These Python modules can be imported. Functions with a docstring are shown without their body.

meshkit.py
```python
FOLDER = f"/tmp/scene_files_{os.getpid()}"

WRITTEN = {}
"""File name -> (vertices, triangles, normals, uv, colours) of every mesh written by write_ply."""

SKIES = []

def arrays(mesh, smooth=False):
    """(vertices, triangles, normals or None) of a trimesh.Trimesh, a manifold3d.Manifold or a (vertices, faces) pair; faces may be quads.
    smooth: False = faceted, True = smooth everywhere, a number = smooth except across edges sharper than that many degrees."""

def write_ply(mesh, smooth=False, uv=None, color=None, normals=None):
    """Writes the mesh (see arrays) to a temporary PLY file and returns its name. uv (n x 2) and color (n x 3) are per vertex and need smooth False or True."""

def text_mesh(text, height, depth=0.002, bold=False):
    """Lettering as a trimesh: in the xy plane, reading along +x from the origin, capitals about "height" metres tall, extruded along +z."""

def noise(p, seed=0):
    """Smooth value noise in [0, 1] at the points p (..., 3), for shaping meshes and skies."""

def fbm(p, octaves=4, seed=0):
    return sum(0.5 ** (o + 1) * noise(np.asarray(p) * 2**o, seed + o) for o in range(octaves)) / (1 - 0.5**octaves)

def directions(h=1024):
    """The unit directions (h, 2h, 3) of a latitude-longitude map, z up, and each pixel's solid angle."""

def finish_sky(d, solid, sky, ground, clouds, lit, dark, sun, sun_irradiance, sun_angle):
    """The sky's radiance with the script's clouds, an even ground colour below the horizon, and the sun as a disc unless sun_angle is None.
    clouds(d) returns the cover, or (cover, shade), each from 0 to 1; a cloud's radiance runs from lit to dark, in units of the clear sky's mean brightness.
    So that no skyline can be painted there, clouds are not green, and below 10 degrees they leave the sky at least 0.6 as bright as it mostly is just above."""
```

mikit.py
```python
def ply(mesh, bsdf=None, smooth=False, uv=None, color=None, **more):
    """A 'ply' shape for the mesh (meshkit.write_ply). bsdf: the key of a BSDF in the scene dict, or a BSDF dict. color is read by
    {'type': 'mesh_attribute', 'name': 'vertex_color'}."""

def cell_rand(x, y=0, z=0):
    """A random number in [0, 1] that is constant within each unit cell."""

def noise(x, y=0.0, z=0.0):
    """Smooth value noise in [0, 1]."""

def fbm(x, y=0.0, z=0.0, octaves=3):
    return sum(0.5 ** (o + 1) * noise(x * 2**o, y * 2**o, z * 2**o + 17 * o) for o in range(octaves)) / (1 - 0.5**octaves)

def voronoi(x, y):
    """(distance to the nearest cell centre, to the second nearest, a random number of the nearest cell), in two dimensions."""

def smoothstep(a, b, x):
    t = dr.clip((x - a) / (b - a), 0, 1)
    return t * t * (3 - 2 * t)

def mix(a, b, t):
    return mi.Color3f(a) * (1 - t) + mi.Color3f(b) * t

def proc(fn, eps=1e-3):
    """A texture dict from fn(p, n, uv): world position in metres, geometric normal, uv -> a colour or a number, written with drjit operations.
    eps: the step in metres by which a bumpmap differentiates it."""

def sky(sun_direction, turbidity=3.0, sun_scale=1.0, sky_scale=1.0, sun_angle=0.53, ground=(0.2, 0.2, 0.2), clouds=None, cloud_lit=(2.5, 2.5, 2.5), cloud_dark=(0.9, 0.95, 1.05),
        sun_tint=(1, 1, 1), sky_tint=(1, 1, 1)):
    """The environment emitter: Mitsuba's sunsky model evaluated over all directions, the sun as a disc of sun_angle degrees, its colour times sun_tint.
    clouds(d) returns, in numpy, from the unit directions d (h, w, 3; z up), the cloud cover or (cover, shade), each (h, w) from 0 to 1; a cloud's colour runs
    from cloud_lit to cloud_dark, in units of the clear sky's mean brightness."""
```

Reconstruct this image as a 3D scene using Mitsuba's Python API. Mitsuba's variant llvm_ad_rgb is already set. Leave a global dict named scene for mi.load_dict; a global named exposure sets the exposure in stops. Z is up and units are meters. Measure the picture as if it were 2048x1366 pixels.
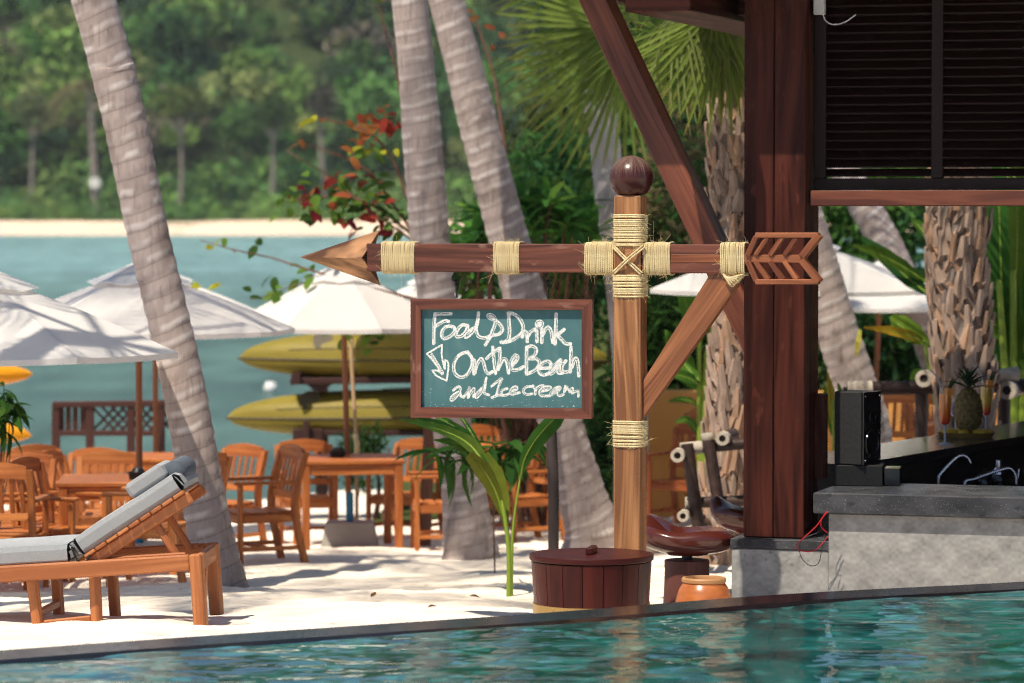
import math, random
import numpy as np, trimesh, drjit as dr, mitsuba as mi, mikit, meshkit
from mikit import proc, noise, fbm, smoothstep, mix, cell_rand, voronoi
from shapely.geometry import LineString, Polygon, MultiLineString
from shapely.ops import unary_union
random.seed(5); rng = np.random.default_rng(5)
scene, labels = {}, {}

# ------------------------------------------------------------------ camera, sky, exposure
F, CX, CY, YH, CZ = 7000.0, 1024.0, 683.0, 425.0, 3.3      # focal length in photo pixels, image centre, horizon row, eye height above the sea
PITCH = math.atan((CY - YH) / F)
EYE = np.array([0, 0, CZ]); FWD = np.array([0, math.cos(PITCH), -math.sin(PITCH)]); UP = np.array([0, math.sin(PITCH), math.cos(PITCH)])
scene['camera'] = {'type': 'thinlens', 'fov': math.degrees(2 * math.atan(1024 / F)), 'fov_axis': 'x', 'aperture_radius': 0.021,
                   'focus_distance': 17.5, 'near_clip': 0.1, 'far_clip': 3000.0,
                   'to_world': mi.ScalarTransform4f().look_at(origin=EYE.tolist(), target=(EYE + FWD).tolist(), up=[0, 0, 1])}
SUN = np.array([-0.355, -0.487, 1.0])
scene['sky'] = mikit.sky(SUN.tolist(), turbidity=3.0, sky_scale=0.72, sun_tint=(0.94, 0.985, 1.03))
exposure = 1.78

# ------------------------------------------------------------------ helpers
def at(px, py, Z):
    """World point seen at photo pixel (px, py) at depth y = Z."""
    d = FWD + (px - CX) / F * np.array([1.0, 0, 0]) + (CY - py) / F * UP
    return EYE + d * (Z / d[1])
def s_at(Z): return F / Z
def lerp(a, b, t): return a + (b - a) * t
I4 = np.eye(4)
def Tr(x, y=0, z=0):
    m = np.eye(4); m[:3, 3] = (x, y, z) if np.isscalar(x) else x; return m
def Rz(a):
    a = math.radians(a); m = np.eye(4); m[:2, :2] = [[math.cos(a), -math.sin(a)], [math.sin(a), math.cos(a)]]; return m
def Rx(a):
    a = math.radians(a); m = np.eye(4); m[1:3, 1:3] = [[math.cos(a), -math.sin(a)], [math.sin(a), math.cos(a)]]; return m
def Ry(a):
    a = math.radians(a); m = np.eye(4); m[0, 0] = m[2, 2] = math.cos(a); m[0, 2] = math.sin(a); m[2, 0] = -math.sin(a); return m
def Sc(x, y=None, z=None):
    y = x if y is None else y; z = x if z is None else z
    return np.diag([x, y, z, 1.0])
def basis(x, up=(0, 0, 1)):
    """Rotation whose x axis is the given direction and whose z axis is as near to up as can be."""
    x = np.asarray(x, float); x = x / np.linalg.norm(x); up = np.asarray(up, float)
    if abs(np.dot(x, up)) > 0.98 * np.linalg.norm(up): up = np.array([0.3, 1, 0.1])
    y = np.cross(up, x); y /= np.linalg.norm(y); z = np.cross(x, y)
    m = np.eye(4); m[:3, 0], m[:3, 1], m[:3, 2] = x, y, z; return m
counts = {}
def numbered(base):
    n = counts.get(base, 0); counts[base] = n + 1
    return base if n == 0 else f'{base}_{n:03d}'
def P(mesh, smooth=30, uv=None, color=None):
    return mikit.ply(mesh, None, smooth if uv is None and color is None else (smooth if smooth in (True, False) else False), uv, color)
def put(key, ply, mat, M=None):
    d = dict(ply); d['bsdf'] = {'type': 'ref', 'id': 'mat_' + mat}
    if M is not None: d['to_world'] = mi.ScalarTransform4f(np.asarray(M, float).tolist())
    scene[key] = d; return key
def thing(name, label, cat, group=None, kind=None, ply=None, mat=None, M=None):
    key = numbered(name); labels[key] = {'label': label, 'category': cat}
    if group: labels[key]['group'] = group
    if kind: labels[key]['kind'] = kind
    if ply is not None: put(key, ply, mat, M)
    return key
def struct(name, ply, mat, M=None, label=None):
    key = numbered(name); labels[key] = {'kind': 'structure'}
    if label: labels[key]['label'] = label
    return put(key, ply, mat, M)
def part(parent, name, ply, mat, M=None, label=None, kind=None):
    key = numbered(parent + '__' + name); put(key, ply, mat, M)
    if label or kind:
        labels[key] = {k: v for k, v in (('label', label), ('kind', kind)) if v}
    return key
def cat(ms): return trimesh.util.concatenate(ms)
def moved(m, M): m = m.copy(); m.apply_transform(M); return m
def box(sx, sy, sz, b=0.004):
    h = np.array([sx, sy, sz]) / 2; b = min(b, h.min() * 0.45); pts = []
    for s in np.array(np.meshgrid([-1, 1], [-1, 1], [-1, 1])).T.reshape(-1, 3):
        for k in range(3):
            q = (h - b); q[k] = h[k]; pts.append(s * q)
    return trimesh.Trimesh(pts).convex_hull
def uvwood(mesh, axis=None):
    """Splits the faces and lays uv in metres: v runs along the grain (the longest side), u across."""
    ext = mesh.extents; axis = int(np.argmax(ext)) if axis is None else axis
    v = np.asarray(mesh.triangles).reshape(-1, 3); n = np.repeat(mesh.face_normals, 3, 0); o = [k for k in range(3) if k != axis]
    u = np.where(np.abs(n[:, o[0]]) < np.abs(n[:, o[1]]), v[:, o[0]], v[:, o[1]] + 3.1 * ext[o[0]])
    off = rng.uniform(0, 40, 2)
    return trimesh.Trimesh(v, np.arange(len(v)).reshape(-1, 3), process=False), np.stack([u + off[0], v[:, axis] + off[1]], 1)
def W(mesh, axis=None):
    m, uv = uvwood(mesh, axis); return P(m, False, uv=uv)
def wbox(sx, sy, sz, b=0.004, axis=None): return W(box(sx, sy, sz, b), axis)
def seg(a, b, w, h, bev=0.004, up=(0, 0, 1)):
    """(ply, matrix) of a wooden bar from a to b, w wide and h tall."""
    a, b = np.asarray(a, float), np.asarray(b, float); L = np.linalg.norm(b - a)
    return wbox(L, w, h, bev, 0), Tr((a + b) / 2) @ basis(b - a, up)
def spline(pts, n):
    pts = np.asarray(pts, float); t = np.linspace(0, len(pts) - 1, n); out = []
    q = np.vstack([2 * pts[0] - pts[1], pts, 2 * pts[-1] - pts[-2]])
    for x in t:
        i = min(int(x), len(pts) - 2); f = x - i; p0, p1, p2, p3 = q[i:i + 4]
        out.append(0.5 * (2 * p1 + (p2 - p0) * f + (2 * p0 - 5 * p1 + 4 * p2 - p3) * f * f + (3 * p1 - p0 - 3 * p2 + p3) * f ** 3))
    return np.array(out)
def tube(pts, r, n=10, caps=True, closed=False):
    """(mesh, uv): a tube along pts with radius r (one number or one per point)."""
    pts = np.asarray(pts, float); r = np.broadcast_to(np.asarray(r, float), (len(pts),)); m = len(pts)
    d = np.gradient(pts, axis=0) if not closed else np.roll(pts, -1, 0) - np.roll(pts, 1, 0)
    d /= np.linalg.norm(d, axis=1, keepdims=True) + 1e-12
    nrm = np.cross(d[0], [0.31, 0.2, 0.93]); nrm = np.cross(d[0], [1, 0, 0]) if np.linalg.norm(nrm) < 0.1 else nrm
    ring, a = [], np.linspace(0, 2 * np.pi, n, endpoint=False)
    for i in range(m):
        nrm = nrm - d[i] * np.dot(nrm, d[i]); nrm /= np.linalg.norm(nrm); b = np.cross(d[i], nrm)
        ring.append(pts[i] + r[i] * (np.cos(a)[:, None] * nrm + np.sin(a)[:, None] * b))
    v = np.vstack(ring); f = []
    for i in range(m if closed else m - 1):
        j = (i + 1) % m
        for k in range(n):
            l = (k + 1) % n; f += [[i * n + k, i * n + l, j * n + l], [i * n + k, j * n + l, j * n + k]]
    L = np.r_[0, np.cumsum(np.linalg.norm(np.diff(pts, axis=0), axis=1))]
    uv = np.stack([np.tile(np.arange(n) / n, m), np.repeat(L, n)], 1)
    if caps and not closed:
        v = np.vstack([v, pts[:1], pts[-1:]]); uv = np.vstack([uv, [[0, 0], [0, L[-1]]]]); c = m * n
        for k in range(n):
            l = (k + 1) % n; f += [[c, l, k], [c + 1, (m - 1) * n + k, (m - 1) * n + l]]
    return trimesh.Trimesh(v, f, process=False), uv
def TU(pts, r, n=10, smooth=True, **k):
    m, uv = tube(pts, r, n, **k); return P(m, True, uv=uv)
def rod(a, b, r, n=10):
    return P(tube([a, b], r, n)[0], 40)
def lathe(profile, n=40):
    return trimesh.creation.revolve(np.asarray(profile, float), sections=n)
def prism(poly, depth):
    """Extruded outline (x right, z up), its front at y = 0, running to y = depth."""
    m = trimesh.creation.extrude_polygon(Polygon(poly), depth, engine='earcut')
    v = np.asarray(m.vertices); w = np.stack([v[:, 0], v[:, 2], v[:, 1]], 1)
    return trimesh.Trimesh(w, np.asarray(m.faces)[:, ::-1], process=False)
def quads(V, faces, C):
    return P(trimesh.Trimesh(V, faces, process=False), False, color=C)

# ------------------------------------------------------------------ materials
def rgb(c): return {'type': 'rgb', 'value': [float(x) for x in c]}
def pr(name, base, rough=0.6, spec=0.4, bump=None, **k):
    b = {'type': 'principled', 'base_color': rgb(base) if isinstance(base, (tuple, list)) else base, 'roughness': rough if isinstance(rough, dict) else float(rough), 'specular': float(spec)}
    b.update({a: float(v) for a, v in k.items()})
    if bump is not None: b = {'type': 'bumpmap', 'arbitrary': bump[0], 'scale': float(bump[1]), 'nested_bsdf': b}
    scene['mat_' + name] = {'type': 'twosided', 'bsdf': b}
def wood(name, c1, c2, rough=0.45, freq=55.0, spec=0.4, stretch=2.2, wear=None, **k):
    def fn(p, n, uv):
        w = noise(uv.x * 9, uv.y * 1.3) * 0.9
        g = fbm(uv.x * freq + w * 4, uv.y * stretch + w, 0.0, 3)
        b = fbm(uv.x * 6 + 3.1, uv.y * 0.9, 5.0, 2)
        t = dr.clip(0.15 + 1.5 * (g - 0.5) + 0.9 * (b - 0.25), 0, 1)
        c = mix(c1, c2, t)
        if wear: c = mix(c, wear, smoothstep(0.68, 0.86, fbm(uv.x * 25, uv.y * 9, 2.0, 3)) * 0.5)
        return c
    pr(name, proc(fn), rough, spec, **k)
wood('post_wood', (0.20, 0.080, 0.032), (0.58, 0.285, 0.120), 0.45)
wood('sign_wood', (0.070, 0.022, 0.015), (0.235, 0.080, 0.050), 0.42, wear=(0.36, 0.20, 0.15))
wood('head_wood', (0.085, 0.030, 0.014), (0.70, 0.37, 0.18), 0.40, freq=34, stretch=7)
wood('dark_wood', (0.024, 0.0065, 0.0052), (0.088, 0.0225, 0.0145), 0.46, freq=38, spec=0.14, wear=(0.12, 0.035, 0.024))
wood('brace_wood', (0.09, 0.026, 0.017), (0.27, 0.088, 0.048), 0.42, freq=45)
wood('arm_brace_wood', (0.17, 0.060, 0.026), (0.46, 0.185, 0.080), 0.42, freq=45)
wood('feather_wood', (0.15, 0.042, 0.020), (0.42, 0.15, 0.062), 0.42, freq=70)
wood('stave_wood', (0.032, 0.0055, 0.0052), (0.092, 0.014, 0.011), 0.36, freq=30, spec=0.25)
wood('teak', (0.36, 0.102, 0.025), (0.67, 0.245, 0.066), 0.42, freq=40)
wood('teak_pale', (0.40, 0.125, 0.035), (0.66, 0.27, 0.085), 0.48, freq=40)
wood('teak_dark', (0.26, 0.062, 0.018), (0.50, 0.145, 0.040), 0.42, freq=40)
wood('lounger_teak', (0.36, 0.118, 0.040), (0.60, 0.235, 0.085), 0.45, freq=40)
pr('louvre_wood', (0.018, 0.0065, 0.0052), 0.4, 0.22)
pr('pole_wood', (0.26, 0.10, 0.045), 0.5)
pr('lacquer', (0.085, 0.016, 0.011), 0.16, 0.6, clearcoat=0.7, clearcoat_gloss=0.9)
pr('stump_wood', proc(lambda p, n, uv: mix((0.060, 0.022, 0.018), (0.20, 0.065, 0.045), fbm(p.x * 40 + p.y * 40, p.z * 3, 0, 3))), 0.55)
def rope_fn(p, n, uv):
    t = fbm(uv.x * 1.0, uv.y * 90, 0, 2); w = 0.5 + 0.5 * dr.sin(uv.y * 700 + uv.x * 6.28)
    return mix((0.46, 0.345, 0.16), (0.88, 0.755, 0.46), dr.clip(0.75 * t + 0.45 * w, 0, 1))
pr('rope', proc(rope_fn), 0.85, 0.15)
pr('fibre', (0.80, 0.66, 0.36), 0.8, 0.2)
def board_fn(p, n, uv):
    sm = smoothstep(0.52, 0.80, fbm(p.x * 9 + p.z * 3, p.z * 7, p.x * 2, 4))
    st = smoothstep(0.60, 0.85, noise(p.x * 70, p.z * 5)) * 0.18
    return mix((0.072, 0.185, 0.20), (0.30, 0.42, 0.44), 0.20 * sm + st * 0.35)
pr('chalkboard', proc(board_fn), 0.55, 0.3)
pr('chalk', proc(lambda p, n, uv: mix((0.55, 0.60, 0.60), (0.90, 0.89, 0.86), smoothstep(0.30, 0.52, fbm(p.x * 260, p.z * 260, 0, 2)))), 0.95, 0.0)
pr('iron', (0.012, 0.012, 0.014), 0.4, 0.5)
def coconut_fn(p, n, uv):
    s = noise(uv.x * 260, uv.y * 2.2) * 0.7 + noise(uv.x * 470, uv.y * 3) * 0.5
    top = smoothstep(0.50, 0.98, uv.y + 0.14 * noise(uv.x * 30, 1.0))
    return mix((0.055, 0.010, 0.009), (0.30, 0.22, 0.17), smoothstep(0.54, 0.80, s) * top * 0.9)
pr('coconut_shell', proc(coconut_fn), 0.27, 0.5)
def granite_fn(p, n, uv):
    sp = cell_rand(p.x * 520, p.y * 520, p.z * 520); cl = fbm(p.x * 7, p.y * 7, p.z * 9, 4)
    c = mix((0.026, 0.028, 0.034), (0.075, 0.078, 0.090), smoothstep(0.25, 0.75, cl))
    c = mix(c, (0.012, 0.013, 0.016), smoothstep(0.60, 0.68, fbm(p.x * 9 + 4, p.y * 9, p.z * 22, 4)) * 0.7)
    return mix(c, (0.60, 0.62, 0.66), dr.select(sp > 0.988, 0.7, 0.0))
pr('granite', proc(granite_fn), 0.34, 0.4)
pr('granite_polished', proc(lambda p, n, uv: mix((0.012, 0.014, 0.016), (0.03, 0.033, 0.036), fbm(p.x * 30, p.y * 30, p.z * 30, 2))), 0.13, 0.35)
def concrete_fn(p, n, uv):
    a = fbm(p.x * 3.2, p.y * 3.2, p.z * 3.2, 5); b = fbm(p.x * 14 + 9, p.y * 14, p.z * 14, 4)
    c = mix((0.200, 0.202, 0.200), (0.415, 0.415, 0.405), dr.clip(0.5 + 0.9 * (a - 0.5) + 1.3 * (b - 0.5) + 0.5 * (noise(p.x * 60, p.y * 60, p.z * 60) - 0.5), 0, 1))
    v = dr.abs(fbm(p.x * 4 + 3, p.y * 4, p.z * 9, 5) - 0.5); w = smoothstep(0.55, 0.72, fbm(p.x * 2.1, p.y * 2.1, p.z * 2.6 + 4, 3))
    c = mix(c, (0.12, 0.122, 0.125), (1 - smoothstep(0.0, 0.012, v)) * 0.35 * w)
    return mix(c, (0.10, 0.10, 0.10), smoothstep(0.83, 0.87, noise(p.x * 46, p.y * 46, p.z * 46)) * w * 0.6)
pr('concrete', proc(concrete_fn), 0.45, 0.45)
def sand_fn(p, n, uv):
    a = fbm(p.x * 1.4, p.y * 1.4, 0, 3); b = noise(p.x * 55, p.y * 55); c = fbm(p.x * 9, p.y * 5, 2, 3)
    col = mix((0.60, 0.52, 0.43), (0.80, 0.735, 0.65), dr.clip(0.35 + 0.5 * a + 0.35 * (b - 0.5) + 0.5 * (c - 0.5), 0, 1))
    return mix(col, (0.30, 0.25, 0.20), smoothstep(0.80, 0.86, noise(p.x * 31 + 7, p.y * 31)) * smoothstep(0.6, 0.8, fbm(p.x * 2 + 5, p.y * 2, 1, 2)) * 0.6)
pr('sand', proc(sand_fn), 0.95, 0.1)
pr('far_sand', proc(lambda p, n, uv: mix((0.60, 0.44, 0.33), (0.78, 0.62, 0.49), fbm(p.x * 0.12, p.y * 0.3, 0, 3))), 0.95, 0.1)
pr('hill_soil', proc(lambda p, n, uv: mix((0.015, 0.030, 0.012), (0.06, 0.085, 0.03), fbm(p.x * 0.15, p.y * 0.1, p.z * 0.15, 3))), 0.95, 0.1)
def sea_col(p, n, uv):
    t = smoothstep(95, 230, p.y + 50 * (fbm(p.x * 0.01, p.y * 0.02, 0, 2) - 0.5)); r = fbm(p.x * 0.35, p.y * 0.09, 1.0, 4)
    c = mix((0.085, 0.155, 0.132), (0.190, 0.335, 0.338), t); r = 0.6 * r + 0.4 * noise(p.x * 1.3, p.y * 0.30, 2.0)
    return c * (0.35 + 1.3 * r)
def sea_h(p, n, uv): return fbm(p.x * 0.9, p.y * 1.6, 0.0, 4) + 0.35 * noise(p.x * 7, p.y * 11)
pr('sea_water', proc(sea_col), 0.16, 0.4, bump=(proc(sea_h, eps=0.05), 0.28))
def pool_col(p, n, uv):
    wx = p.x + 0.25 * noise(p.x * 3, p.y * 1.6); wy = p.y + 0.3 * noise(p.x * 2 + 9, p.y * 1.4)
    a = fbm(wx * 5.5, wy * 3.2, 0, 3)
    c = mix((0.004, 0.034, 0.036), (0.014, 0.115, 0.112), smoothstep(0.22, 0.80, a))
    return mix(c, (0.03, 0.20, 0.195), smoothstep(0.60, 0.78, fbm(wx * 11.0, wy * 7.0, 3, 2)) * 0.7)
pr('pool_water', proc(pool_col), 0.03, 0.5)
def coping_fn(p, n, uv):
    return mix((0.003, 0.003, 0.005), (0.013, 0.0125, 0.018), fbm(p.x * 6, p.y * 6, p.z * 6, 4))
pr('wet_stone', proc(coping_fn), 0.16, 0.28)
def trunk_fn(p, n, uv):
    w = uv.y + 0.022 * dr.sin(uv.x * 6.283) + 0.016 * noise(p.x * 14, p.y * 14, p.z * 5)
    k = w * 9.2; f = k - dr.floor(k); band = smoothstep(0.0, 0.25, f) * (1 - smoothstep(0.32, 0.55, f)); r = cell_rand(dr.floor(k), 3.0)
    patch = smoothstep(0.38, 0.62, noise(p.x * 11 + 20 * r, p.y * 11, w * 9))
    g = fbm(p.x * 60, p.y * 60, p.z * 12, 3); c = mix((0.300, 0.240, 0.225), (0.480, 0.410, 0.390), dr.clip(0.25 + g * 0.9 - 0.15, 0, 1))
    c = mix(c, (0.74, 0.69, 0.67), band * patch * (0.45 + 0.5 * r))
    c = mix(c, (0.15, 0.11, 0.10), smoothstep(0.88, 0.97, f) * 0.45)
    return mix(c, (0.12, 0.085, 0.075), smoothstep(0.56, 0.75, fbm(p.x * 6, p.y * 6, p.z * 3.2, 4)) * 0.45 + smoothstep(0.74, 0.80, noise(p.x * 75, p.y * 75, p.z * 5)) * 0.3)
pr('palm_bark', proc(trunk_fn), 0.9, 0.15)
pr('pale_bark', proc(lambda p, n, uv: mix((0.38, 0.34, 0.335), (0.66, 0.62, 0.61), dr.clip(fbm(p.x * 14, p.y * 14, p.z * 5, 4) * 1.5 - 0.25, 0, 1))), 0.9, 0.1)
pr('garden_soil', proc(lambda p, n, uv: mix((0.020, 0.028, 0.010), (0.065, 0.085, 0.025), fbm(p.x * 2, p.y * 2, 0, 4))), 0.95, 0.1)
pr('old_bark', proc(lambda p, n, uv: mix((0.15, 0.12, 0.11), (0.36, 0.31, 0.29), dr.clip(fbm(p.x * 11, p.y * 11, p.z * 9, 4) * 1.6 - 0.3, 0, 1))), 0.95, 0.1)
for i, (a, b) in enumerate([((0.30, 0.215, 0.17), (0.60, 0.46, 0.38)), ((0.20, 0.14, 0.11), (0.44, 0.33, 0.27)), ((0.34, 0.20, 0.13), (0.66, 0.44, 0.31))]):
    pr('leaf_base_%d' % i, proc(lambda p, n, uv, a=a, b=b: mix(a, b, fbm(p.x * 22, p.y * 22, p.z * 10, 3))), 0.9, 0.1)
VC = {'type': 'mesh_attribute', 'name': 'vertex_color'}
scene['mat_leaf'] = {'type': 'principledthin', 'base_color': VC, 'roughness': 0.5, 'diff_trans': 0.85, 'spec_trans': 0.0, 'eta': 1.4}
scene['mat_far_leaf'] = {'type': 'twosided', 'bsdf': {'type': 'diffuse', 'reflectance': VC}}
scene['mat_canvas'] = {'type': 'principledthin', 'base_color': {'type': 'proc', **{k: v for k, v in proc(lambda p, n, uv: mix((0.82, 0.82, 0.82), (0.90, 0.895, 0.885), fbm(p.x * 6, p.y * 6, p.z * 6, 3))).items() if k != 'type'}}, 'roughness': 0.9, 'diff_trans': 0.55, 'spec_trans': 0.0, 'eta': 1.2}
def kayak_fn(p, n, uv): return mix((0.215, 0.170, 0.020), (0.32, 0.262, 0.046), fbm(p.x * 2.2, p.y * 6, p.z * 9, 3))
pr('kayak_olive', proc(kayak_fn), 0.52, 0.3)
pr('kayak_orange', (0.85, 0.37, 0.010), 0.32, 0.45)
pr('rack_wood', (0.050, 0.020, 0.018), 0.5)
pr('dark_rail', (0.062, 0.022, 0.019), 0.5)
pr('kayak_trim', (0.10, 0.085, 0.05), 0.5)
pr('ochre_plaster', proc(lambda p, n, uv: mix((0.84, 0.38, 0.09), (0.94, 0.50, 0.16), fbm(p.x * 2.5, p.y * 2.5, p.z * 2.5, 4))), 0.85, 0.1)
pr('cushion', proc(lambda p, n, uv: mix((0.27, 0.29, 0.31), (0.37, 0.39, 0.41), noise(p.x * 160, p.y * 160, p.z * 160) * 0.5 + 0.5 * fbm(p.x * 5, p.y * 5, p.z * 5, 2))), 0.9, 0.1)
pr('cushion_dark', (0.105, 0.125, 0.155), 0.9, 0.1)
pr('black_plastic', proc(lambda p, n, uv: mix((0.008, 0.0085, 0.0095), (0.020, 0.0205, 0.022), noise(p.x * 150, p.y * 150, p.z * 150))), 0.5, 0.25)
pr('speaker_vinyl', proc(lambda p, n, uv: mix((0.020, 0.0205, 0.022), (0.040, 0.041, 0.044), noise(p.x * 190, p.y * 190, p.z * 190))), 0.55, 0.3)
pr('black_gloss', (0.006, 0.006, 0.007), 0.07, 0.6)
pr('black_rubber', (0.015, 0.015, 0.016), 0.6, 0.3)
scene['mat_chrome'] = {'type': 'roughconductor', 'material': 'Cr', 'alpha': 0.12}
scene['mat_brass'] = {'type': 'twosided', 'bsdf': {'type': 'principled', 'base_color': rgb((0.50, 0.34, 0.13)), 'roughness': 0.38, 'metallic': 0.75}}
pr('terracotta', proc(lambda p, n, uv: mix((0.34, 0.085, 0.020), (0.62, 0.22, 0.065), fbm(p.x * 16, p.y * 16, p.z * 26, 4))), 0.28, 0.5, clearcoat=0.4)
pr('terracotta_rim', (0.50, 0.27, 0.12), 0.5)
pr('white_plastic', (0.62, 0.62, 0.62), 0.5)
pr('white_buoy', (0.88, 0.88, 0.86), 0.4)
pr('red_wire', (0.55, 0.015, 0.02), 0.4)
pr('bamboo_dark', proc(lambda p, n, uv: mix((0.022, 0.014, 0.014), (0.085, 0.050, 0.045), fbm(p.x * 25, p.y * 25, p.z * 25, 3))), 0.5)
pr('bamboo_pale', proc(lambda p, n, uv: mix((0.36, 0.31, 0.25), (0.62, 0.56, 0.48), fbm(p.x * 20, p.y * 20, p.z * 20, 2))), 0.7)
pr('bamboo_core', (0.05, 0.04, 0.04), 0.9)
pr('stake_wood', (0.52, 0.36, 0.22), 0.7)
pr('grey_post', proc(lambda p, n, uv: mix((0.045, 0.038, 0.040), (0.12, 0.10, 0.10), fbm(p.x * 40, p.y * 40, p.z * 4, 3))), 0.9, 0.1)
pr('cement', proc(lambda p, n, uv: mix((0.34, 0.33, 0.30), (0.46, 0.44, 0.41), fbm(p.x * 10, p.y * 10, p.z * 10, 3))), 0.9, 0.1)
pr('blue_sleeve', (0.03, 0.22, 0.42), 0.5)
pr('rock', proc(lambda p, n, uv: mix((0.34, 0.24, 0.19), (0.58, 0.47, 0.39), fbm(p.x * 6, p.y * 6, p.z * 6, 4))), 0.9, 0.1)
pr('thatch', proc(lambda p, n, uv: mix((0.10, 0.07, 0.045), (0.22, 0.16, 0.10), fbm(p.x * 30, p.y * 4, p.z * 10, 3))), 0.95, 0.1)
scene['mat_glass'] = {'type': 'thindielectric', 'int_ior': 1.4}
pr('orange_drink', proc(lambda p, n, uv: mix((0.60, 0.030, 0.008), (0.90, 0.26, 0.02), smoothstep(2.02, 2.16, p.z))), 0.2, 0.5)
pr('layered_drink', proc(lambda p, n, uv: mix((0.60, 0.03, 0.02), (0.62, 0.42, 0.06), smoothstep(2.04, 2.12, p.z))), 0.2, 0.5)
pr('blue_drink', (0.01, 0.03, 0.25), 0.15, 0.5)
pr('straw', (0.50, 0.52, 0.56), 0.4)
pr('pine_skin', proc(lambda p, n, uv: mix((0.055, 0.045, 0.018), (0.26, 0.19, 0.06), fbm(p.x * 60, p.y * 60, p.z * 60, 2))), 0.7)
pr('fruit_yellow', (0.62, 0.40, 0.04), 0.5)
pr('fruit_orange', (0.75, 0.27, 0.02), 0.5)
pr('cherry_red', (0.45, 0.012, 0.02), 0.25)
pr('tray_wood', (0.20, 0.12, 0.035), 0.5)
pr('dark_glass', (0.012, 0.010, 0.008), 0.08, 0.6)
pr('flower_white', (0.85, 0.85, 0.82), 0.7)
pr('twig', (0.17, 0.085, 0.060), 0.8)
pr('far_bark', (0.25, 0.215, 0.195), 0.95, 0.1)
pr('green_stem', (0.22, 0.33, 0.035), 0.45)
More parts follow.
